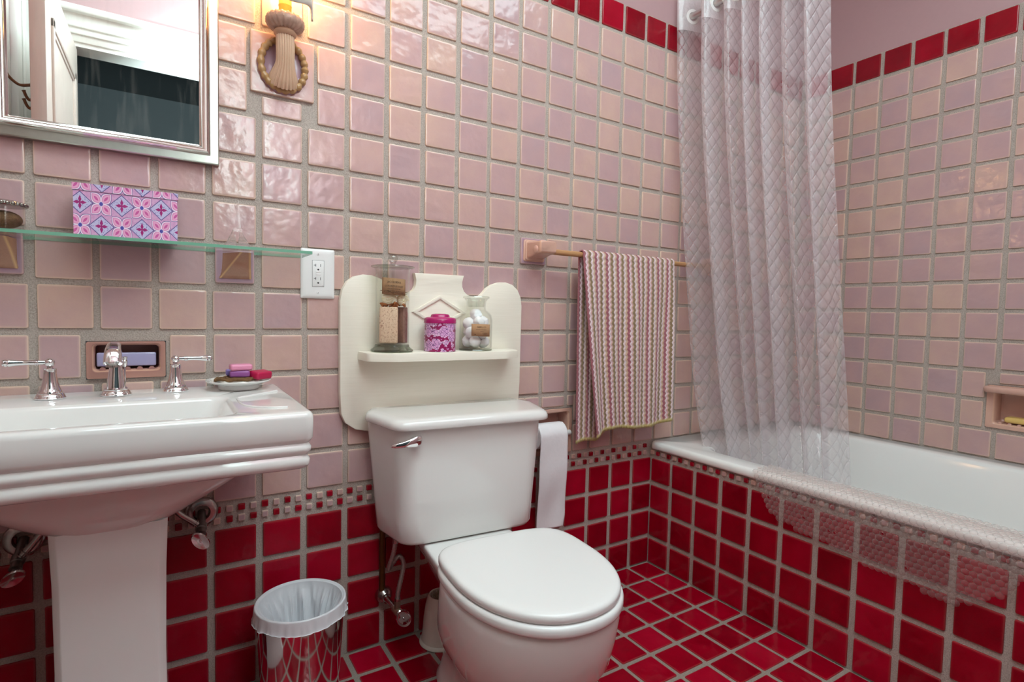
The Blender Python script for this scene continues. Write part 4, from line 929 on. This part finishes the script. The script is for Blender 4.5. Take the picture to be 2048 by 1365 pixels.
m = M(); m.lathe([(.0415, ZB + .0745), (.0432, ZB + .0748), (.0432, ZB + .0762), (.0426, ZB + .0766), (.0426, ZB + .0840), (.0405, ZB + .0875), (.036, ZB + .0895), (.0265, ZB + .0905), (.0250, ZB + .0925), (.0242, ZB + .0955), (.0215, ZB + .0980), (.012, ZB + .0993), (.001, ZB + .0995)], 56, (tx, ty, 0), cap1=False); m.build('lid', [MAGENTA], t)
# cotton jar
kx, ky = .3385, -.0700
t = thing('cotton_jar', (kx, ky, ZB), 'stoppered glass jar of cotton balls on the right of the cream shelf', 'jar')
m = M(); m.lathe([(.001, ZB + .0008), (.0430, ZB + .0008), (.0450, ZB + .003), (.0455, ZB + .010), (.0455, ZB + .084), (.0420, ZB + .099), (.0320, ZB + .1085), (.0270, ZB + .112), (.0262, ZB + .118), (.0275, ZB + .135), (.0330, ZB + .1425), (.0315, ZB + .1428), (.0255, ZB + .135), (.0245, ZB + .118), (.0258, ZB + .1105), (.0400, ZB + .0975), (.0436, ZB + .084), (.0436, ZB + .008), (.001, ZB + .006)], 64, (kx, ky, 0), cap0=False, cap1=False); m.build('jar_body', [GLASS], t)
m = M(); m.lathe([(.001, ZB + .120), (.0215, ZB + .120), (.0240, ZB + .142), (.0355, ZB + .1435), (.0370, ZB + .146), (.0355, ZB + .1490), (.020, ZB + .1505), (.001, ZB + .151)], 48, (kx, ky, 0), cap0=False, cap1=False); m.build('stopper', [glassy('stopper glass', (.92, .935, .91, 1), base=.08)], t)
m = M(); m.lathe([(.001, ZB + .0004), (.0450, ZB + .0004), (.0462, ZB + .002), (.0450, ZB + .004)], 48, (kx, ky, 0), cap0=False, cap1=False); m.build('base_ring', [GLASSB], t)
curved_label(t, kx, ky, .0459, rad(-133), rad(-62), ZB + .0405, ZB + .0735, -.03, [("DARK & CO", .0080, .0068, .026)], [(-.016, .014, .0015), (-.004, .006, -.0035), (.002, .018, -.0075), (-.02, -.016, -.012), (.004, .02, -.012)])
spots = []
for lz, nb, rr_b in ((.0248, 4, .0218), (.0508, 4, .0220), (.0768, 4, .0218)):
    for i in range(nb):
        a = 2 * pi * i / nb + lz * 40; spots.append((kx + rr_b * math.cos(a), ky + rr_b * math.sin(a), ZB + lz + R.uniform(-.002, .002)))
spots.append((kx - .004, ky - .006, ZB + .0985))
proto = None
names = ['bottom layer', 'second layer', 'third layer', 'upper layer', 'top']
for i, p in enumerate(spots):
    if proto is None:
        m = M(); rings = []
        for j in range(1, 12):
            tt = pi * j / 12; ring_ = []
            for k in range(20):
                a = 2 * pi * k / 20; q = Vector((math.sin(tt) * math.cos(a), math.sin(tt) * math.sin(a), -math.cos(tt))); q *= .0168 * (1 + .12 * mnoise.noise(q * 2.2)); ring_.append(q)
            rings.append(ring_)
        m.loft(rings); o = m.build('cotton_ball', [COTTON]); proto = o; off0 = Vector(ROOTLOC[o.name])
        # origin to the centre
        for v in o.data.vertices: v.co += off0
    else:
        o = proto.copy(); COL.objects.link(o)
    o.location = p; o.rotation_euler = (R.uniform(0, 6), R.uniform(0, 6), R.uniform(0, 6)); o.scale = (1, 1, .9)
    tag(o, 'white cotton ball in the stoppered glass jar', 'cotton ball', 'cotton balls in the glass jar')

# ------------------------------------------------------------------ towel bar and towel
t = thing('towel_bar', (.97, -.004, 1.06), 'honey wood towel bar between two pink ceramic posts', 'towel bar')
BZ = 1.0945; BY = -.0695
m = M(); m.tube([(.560, BY, BZ), (1.388, BY, BZ)], .0086, 20); m.build('dowel', [WOODB], t)
def post(B, s):
    x0, x1, z0, z1 = B; xc = (x0 + x1) / 2; m = M(); add_tile(m, Pb, x0, x1, z0, z1, 0, th=.0075, jit=0, tint=.35)
    def sec(y, i, dz=0): return [(p[0], y, p[1]) for p in rr(x0 + i, x1 - i, z0 + i + dz, z1 - i + .002, .006, 0, 3)]
    rings = [sec(-.006, .0075), sec(-.0105, .008), sec(-.012, .011), sec(-.0155, .0115), sec(-.017, .0150, .001), sec(-.03, .0160, .003), sec(-.055, .0165, .008), sec(-.078, .0165, .011), sec(-.084, .0170, .012), sec(-.0875, .0195, .013)]
    n = len(rings[0]); vs = [p for r in rings for p in r]; cols = []
    for e in (.2, .8, .2, .8, .2, .05, .05, .3, .8, .1): cols += [(.5, e, 0, 1)] * n
    m.add(vs, [[q * n + j, q * n + (j + 1) % n, (q + 1) * n + (j + 1) % n, (q + 1) * n + j] for q in range(len(rings) - 1) for j in range(n)] + [[(len(rings) - 1) * n + j for j in range(n)]], 1, cols)
    m.sphere((xc - s * (x1 - x0 - .033) / 2, BY + .008, BZ + .004), .0125, 20, 10, 1, (.45, 1, 1)); m.build('post', [LILACT, CERPK], t, sharp=45)
post(POSTL, 1); post(POSTR, -1)
m = M(); Lf, Lb = .560, .600; rb = .0098
def towel(u, v):
    Ltot = Lf + pi * rb + Lb; d = v * Ltot
    xl = .7035 + .030 * 0; w = .405
    if d < Lf:
        q = (Lf - d) / Lf; z = BZ + .002 - (Lf - d); y = BY - rb - .004 * sstep(0, .2, q)
        x = xl + .060 * q ** 1.3 * (1 - u) ** 1.6 + .008 * q * u + w * u
        y -= (.0045 * math.sin(u * 26 + 1.2 * q) + .004 * math.sin(u * 11 + 2)) * sstep(0, .5, q) + .010 * sstep(.15, 0, u) * q
        z += .008 * math.sin(u * 7) * q * q - .020 * (1 - u) ** 3 * q
    elif d < Lf + pi * rb:
        a = (d - Lf) / rb; z = BZ + .002 + rb * math.sin(a); y = BY - rb * math.cos(a); x = xl + w * u
    else:
        q = (d - Lf - pi * rb) / Lb; z = BZ + .002 - (d - Lf - pi * rb); y = BY + rb
        x = xl - .004 * q + w * u * (1 - .055 * q) + .012 * q * (1 - u)
        y += -.004 * q * sstep(.3, 0, u) + (.003 * math.sin(u * 19)) * sstep(0, .4, q) + .022 * q * sstep(.1, .4, u)
        z += .028 * q * sstep(.2, .45, u) + .006 * math.sin(u * 15) * q
    return (x, y, z)
NU, NV = 120, 160; Lt = Lf + pi * rb + Lb
vs = []; uv = []; cols = []
for j in range(NV + 1):
    for i in range(NU + 1):
        u, v = i / NU, j / NV; vs.append(towel(u, v)); uv.append((u * .405 + .003, v * Lt)); d = v * Lt
        cols.append((.5, 1.0 if (d < .014 or d > Lt - .014) else 0, 0, 1))
m.add(vs, [[j * (NU + 1) + i, j * (NU + 1) + i + 1, (j + 1) * (NU + 1) + i + 1, (j + 1) * (NU + 1) + i] for j in range(NV) for i in range(NU)], 0, cols, uv)
o = m.build('bath_towel', [TOWEL]); md = o.modifiers.new('t', 'SOLIDIFY'); md.thickness = .004; md.offset = 1
tag(o, 'bobbly striped towel in pink, magenta and olive hanging over the wooden bar', 'towel')

# ------------------------------------------------------------------ toilet paper
t = thing('toilet_paper_roll', (.63, -.012, .48), 'white toilet paper roll in the wall niche with a long sheet hanging down', 'toilet paper')
rx0, rx1, ry, rz, rr_r = .580, .684, -.014, .5240, .0395
m = M(); TX = Matrix.Rotation(rad(90), 4, 'Y'); m.lathe([(.018, 0), (rr_r - .001, 0), (rr_r, .001), (rr_r, rx1 - rx0 - .001), (rr_r - .001, rx1 - rx0), (.018, rx1 - rx0), (.018, 0)], 48, (rx0, ry, rz), T=TX, cap0=False, cap1=False); m.build('roll', [PAPER], t)
m = M()
def sheet(u, v):
    L1 = (rr_r + .0008) * rad(80); L = L1 + .29; d = v * L
    if d < L1:
        a = rad(100) - d / (rr_r + .0008) + 0; a2 = rad(90) + d / (rr_r + .0008) ; return (rx0 + (rx1 - rx0) * u, ry + (rr_r + .0008) * math.cos(a2 + rad(10)), rz + (rr_r + .0008) * math.sin(a2 + rad(10)))
    q = (d - L1); w = .003 * math.sin(q * 30 + u * 2) * sstep(0, .1, q) + .002 * math.sin(u * 9 + q * 14) * sstep(.05, .2, q)
    x = rx0 + (rx1 - rx0) * u - .004 * sstep(0, .29, q) * (1 - u) - (.006 * sstep(.25, .29, q) * sstep(.85, 1, u))
    return (x, ry - rr_r - .0008 + w * .8 + .006 * sstep(0, .3, q), rz - q - .006 * u * sstep(.2, .29, q) * 0)
m.grid(sheet, 24, 80); o = m.build('hanging_sheet', [PAPER], t); md = o.modifiers.new('t', 'SOLIDIFY'); md.thickness = .0007
m = M(); m.tube([(.572, ry, rz), (.7230, ry, rz)], .009, 16); m.build('holder_rod', [WPLAS], t)

# ------------------------------------------------------------------ bathtub
t = thing('bathtub', (1.53, -.87, .05), 'white enamel bathtub behind the red tiled apron', 'bathtub')
m = M(); K = 8; TX0, TX1, TY0, TY1 = 1.0985, 1.9555, -1.745, -.0055; ZT = .4545
def tr(i, z, r=.02): return rr(TX0 + i, TX1 - i * .15, TY0 + i * .15, TY1 - i * .1, r, z, K)
rings = [tr(.016, .4275), tr(.004, .4275), tr(.0008, .4295), tr(0, .434), tr(0, .442), tr(.0025, .4490), tr(.008, .4535), tr(.016, ZT)]
for x0, x1, y0, y1, r, z in ((1.176, 1.872, -1.640, -.150, .10, ZT), (1.184, 1.866, -1.632, -.158, .10, ZT - .003), (1.190, 1.860, -1.626, -.164, .10, ZT - .012), (1.205, 1.842, -1.60, -.185, .11, .33), (1.225, 1.822, -1.57, -.21, .11, .20), (1.245, 1.805, -1.54, -.235, .10, .125), (1.28, 1.77, -1.50, -.27, .08, .098), (1.34, 1.71, -1.44, -.33, .05, .092)):
    rings.append(rr(x0, x1, y0, y1, r, z, K))
m.loft(rings, 0, True, False, True); m.build('tub_shell', [TUBM], t, sharp=60)
m = M(); m.box(1.30, 1.80, -1.5, -.25, .0005, .090); m.build('tub_base', [TUBM], t)

# ------------------------------------------------------------------ curtain rod and curtain
CX, CZ = 1.190, 1.9665
t = thing('curtain_rod', (CX, -.87, CZ), 'steel shower curtain rod above the tub edge', 'curtain rod')
m = M(); m.tube([(CX, -.006, CZ), (CX, -1.748, CZ)], .0112, 24); m.build('rod', [plain('satin rod', (.62, .6, .58, 1), .3, 1)], t)
m = M(); m.lathe([(.021, 0), (.0225, .002), (.0215, .006), (.0165, .008), (.0160, .016), (.0185, .0175), (.0185, .027), (.0150, .029), (.0115, .029)], 32, (CX, -.0052, CZ), T=Matrix.Rotation(rad(90), 4, 'X')); m.build('wall_flange', [plain('shiny rod flange', (.66, .66, .6, 1), .15, 1)], t)
NP = 4.5
def cur(s, tt):
    """s along the cloth, tt 0 top .. 1 bottom"""
    z = 2.052 - tt * 1.80
    ph = 6.46 * s
    th = 2 * pi * (ph + .05 * math.sin(tt * 2.2 + ph * 1.7) * sstep(.4, 1.2, ph)) - 1.5
    amp = (.050 - .013 * sstep(.6, 1.6, ph) + .007 * math.sin(ph * 2.3) * sstep(.8, 1.6, ph)) * (1 + .30 * tt * math.sin(ph * 1.9 + .5) + .25 * tt)
    y = -(.020 + .112 * min(ph, 1) + .0682 * max(ph - 1, 0))
    y -= tt ** 1.25 * (.118 - .03 * s) + .05 * sstep(.72, 1, tt) * (1 - s) ** 2
    fold = math.sin(th); fold = math.copysign(abs(fold) ** .8, fold)
    x = CX + .004 + amp * fold + .082 * sstep(.12, .95, tt) + .018 * tt * s + .0035 * math.sin(th * 3.0 + 2 * tt) * sstep(.02, .2, tt)
    wr = .0022 * mnoise.noise(Vector((s * 40, z * 6, 1.5))) + .0012 * mnoise.noise(Vector((s * 120, z * 26, 4)))
    return Vector((x + wr, y + wr * .6, z))
CN = 560; CV = 120
# arc length for the embossed pattern
arc = [0]; pv_ = cur(0, .3)
for i in range(1, CN + 1):
    c_ = cur(i / CN, .3); arc.append(arc[-1] + (c_ - pv_).length); pv_ = c_
ct = thing('shower_curtain', (CX, -.3, .3), 'clear embossed vinyl shower curtain bunched at the wall end of the rod', 'shower curtain')
def part(t0, t1, nv, name, mat):
    m = M(); vs = []; uv = []
    for j in range(nv + 1):
        tt = t0 + (t1 - t0) * j / nv
        for i in range(CN + 1): vs.append(cur(i / CN, tt)); uv.append((arc[i], -tt * 1.80))
    m.add(vs, [[j * (CN + 1) + i, (j + 1) * (CN + 1) + i, (j + 1) * (CN + 1) + i + 1, j * (CN + 1) + i + 1] for j in range(nv) for i in range(CN)], 0, None, uv)
    return m.build(name, [mat], ct, sharp=180)
part(.0, .0755, 6, 'header_band', HEADER); part(.0755, 1.0, CV, 'curtain_panel', CURT)
# grommets where the cloth crosses the rod
prev = None; tq = (2.052 - CZ) / 1.80
for i in range(CN + 1):
    c_ = cur(i / CN, tq); f_ = c_.x - CX
    if prev is not None and prev[0] * f_ < 0:
        d = (cur(min(i + 3, CN) / CN, tq) - cur(max(i - 4, 0) / CN, tq)); d.z = 0; d.normalize(); nrm = d.cross(Vector((0, 0, 1)))
        m = M(); c0_ = (c_ + prev[1]) / 2; pts = []
        rings = []
        for r, h in ((.0158, -.0016), (.0258, -.0016), (.0262, 0), (.0258, .0016), (.0158, .0016), (.0152, 0)):
            rings.append([c0_ + d * r * math.cos(a) + Vector((0, 0, 1)) * r * math.sin(a) + nrm * h for a in [2 * pi * k / 40 for k in range(40)]])
        rings.append(rings[0]); m.loft(rings, 0, True, False, False); m.build('grommet', [WPLAS], ct)
    prev = (f_, c_)

# ------------------------------------------------------------------ bubble bath mat over the tub edge
YA, YB = -.428, -1.072
low = [(-.425, .470), (-.432, .440), (-.445, .405), (-.468, .372), (-.492, .348), (-.522, .329), (-.575, .322), (-.64, .318), (-.70, .302), (-.76, .297), (-.82, .294), (-.88, .285), (-.94, .285), (-.975, .303), (-1.015, .343), (-1.045, .39), (-1.068, .44), (-1.08, .47)]
def lowz(y):
    for (a, za), (b, zb) in zip(low, low[1:]):
        if b <= y <= a: return za + (zb - za) * (a - y) / (a - b)
    return .5
def section(d):   # d from the inner edge outward and down
    pts = [(1.182, ZT + .0025), (1.112, ZT + .0025), (1.1005, ZT - .0015), (1.0958, ZT - .010), (1.0945, ZT - .025), (1.0915, ZT - .045), (1.0935, ZT - .09), (1.0990, ZT - .20)]
    L = 0
    for a, b in zip(pts, pts[1:]):
        l_ = math.hypot(b[0] - a[0], b[1] - a[1])
        if d <= L + l_:
            q = (d - L) / l_; nx, nz = (b[1] - a[1]) / l_, -(b[0] - a[0]) / l_
            return (a[0] + (b[0] - a[0]) * q, a[1] + (b[1] - a[1]) * q, nx, nz)
        L += l_
    return (pts[-1][0], pts[-1][1], -1, 0)
m = M(); SD = .0150; RH = SD * math.sqrt(3) / 2; Rn = random.Random(5)
holes = set(); 
for _ in range(26): holes.add((Rn.randrange(3, 41), Rn.randrange(8, 19)))
nseg = 14
for j in range(0, 30):
    for i in range(0, 58):
        yy = YA - (i + (.5 if j % 2 else 0)) * SD - .003; d = j * RH + .004
        cx_, cz_, nx, nz = section(d)
        if cz_ < lowz(yy) or yy < YB - .002 or d > .27: continue
        if j == 0 and False: continue
        N_ = Vector((nx, 0, nz)); A = Vector((0, -1, 0)); B_ = A.cross(N_) ; C_ = Vector((cx_, yy, cz_))
        r0 = SD * .56 * (1.15 if Rn.random() < .06 else 1)
        if (i, j) in holes: prof_ = [(1, 0), (.85, .18), (.55, .30), (.42, .28), (.40, 0)]
        else: prof_ = [(1, 0), (.92, .20), (.70, .40), (.38, .52), (.05, .56)]
        rings = [[C_ + A * (r0 * k * math.cos(a)) + B_ * (r0 * k * math.sin(a)) + N_ * (r0 * h) for a in [2 * pi * q / nseg for q in range(nseg)]] for k, h in prof_]
        m.loft(rings, 0, True, False, (i, j) not in holes)
o = m.build('bubble_bath_mat', [BUBBLE], merge=False, sharp=80); tag(o, 'clear bubble vinyl bath mat draped over the edge of the tub', 'bath mat')

# ------------------------------------------------------------------ light
def area(name, loc, rot, size, energy, col, sy=None):
    l = bpy.data.lights.new(name, 'AREA'); l.energy = energy; l.color = col; l.shape = 'RECTANGLE' if sy else 'DISK'; l.size = size
    if sy: l.size_y = sy
    o = bpy.data.objects.new(name, l); COL.objects.link(o); o.location = loc; o.rotation_euler = rot; return o
area('ceiling_fill', (.25, -1.2, ZC - .02), (0, 0, 0), 2.0, 33, (.735, .955, .985), .9)  # added soft fill standing in for ceiling bounce; no fixture hangs here
pl2 = bpy.data.lights.new('flash', 'SPOT'); pl2.energy = 250; pl2.color = (.735, .955, .985); pl2.spot_size = rad(96); pl2.spot_blend = .8; pl2.shadow_soft_size = .06
po = bpy.data.objects.new('flash', pl2); COL.objects.link(po); po.location = (-.12, -1.15, 1.8); po.rotation_euler = Vector((0.10, -1, 0.02)).to_track_quat('-Z', 'Y').to_euler()
w = bpy.data.worlds.new('World'); sc.world = w; w.use_nodes = True; w.node_tree.nodes['Background'].inputs[0].default_value = (.03, .033, .036, 1); w.node_tree.nodes['Background'].inputs[1].default_value = 1

# ------------------------------------------------------------------ camera
yaw, pitch, roll = 0.55908, 0.051435, 0.022381
cy_, sy_, cp, sp = math.cos(yaw), math.sin(yaw), math.cos(pitch), math.sin(pitch)
fw = Vector((sy_ * cp, cy_ * cp, -sp)); r_ = Vector((cy_, -sy_, 0)); u_ = r_.cross(fw)
r2 = r_ * math.cos(roll) + u_ * math.sin(roll); u2 = u_ * math.cos(roll) - r_ * math.sin(roll)
cam = bpy.data.cameras.new('camera'); cam.sensor_width = 36; cam.lens = 1096.16 / 2048 * 36; cam.clip_start = .02
co = bpy.data.objects.new('camera', cam); COL.objects.link(co)
mw = Matrix((r2, u2, -fw)).transposed().to_4x4(); mw.translation = Vector((-.38178, -1.41181, .90929)); co.matrix_world = mw
sc.camera = co
sc.view_settings.view_transform = 'Standard'; sc.view_settings.look = 'None'; sc.view_settings.exposure = 0.23; sc.view_settings.gamma = 1; sc.view_settings.use_curve_mapping = False
sc.cycles.max_bounces = 14; sc.cycles.transparent_max_bounces = 24; sc.cycles.glossy_bounces = 6; sc.cycles.diffuse_bounces = 5; sc.cycles.transmission_bounces = 10
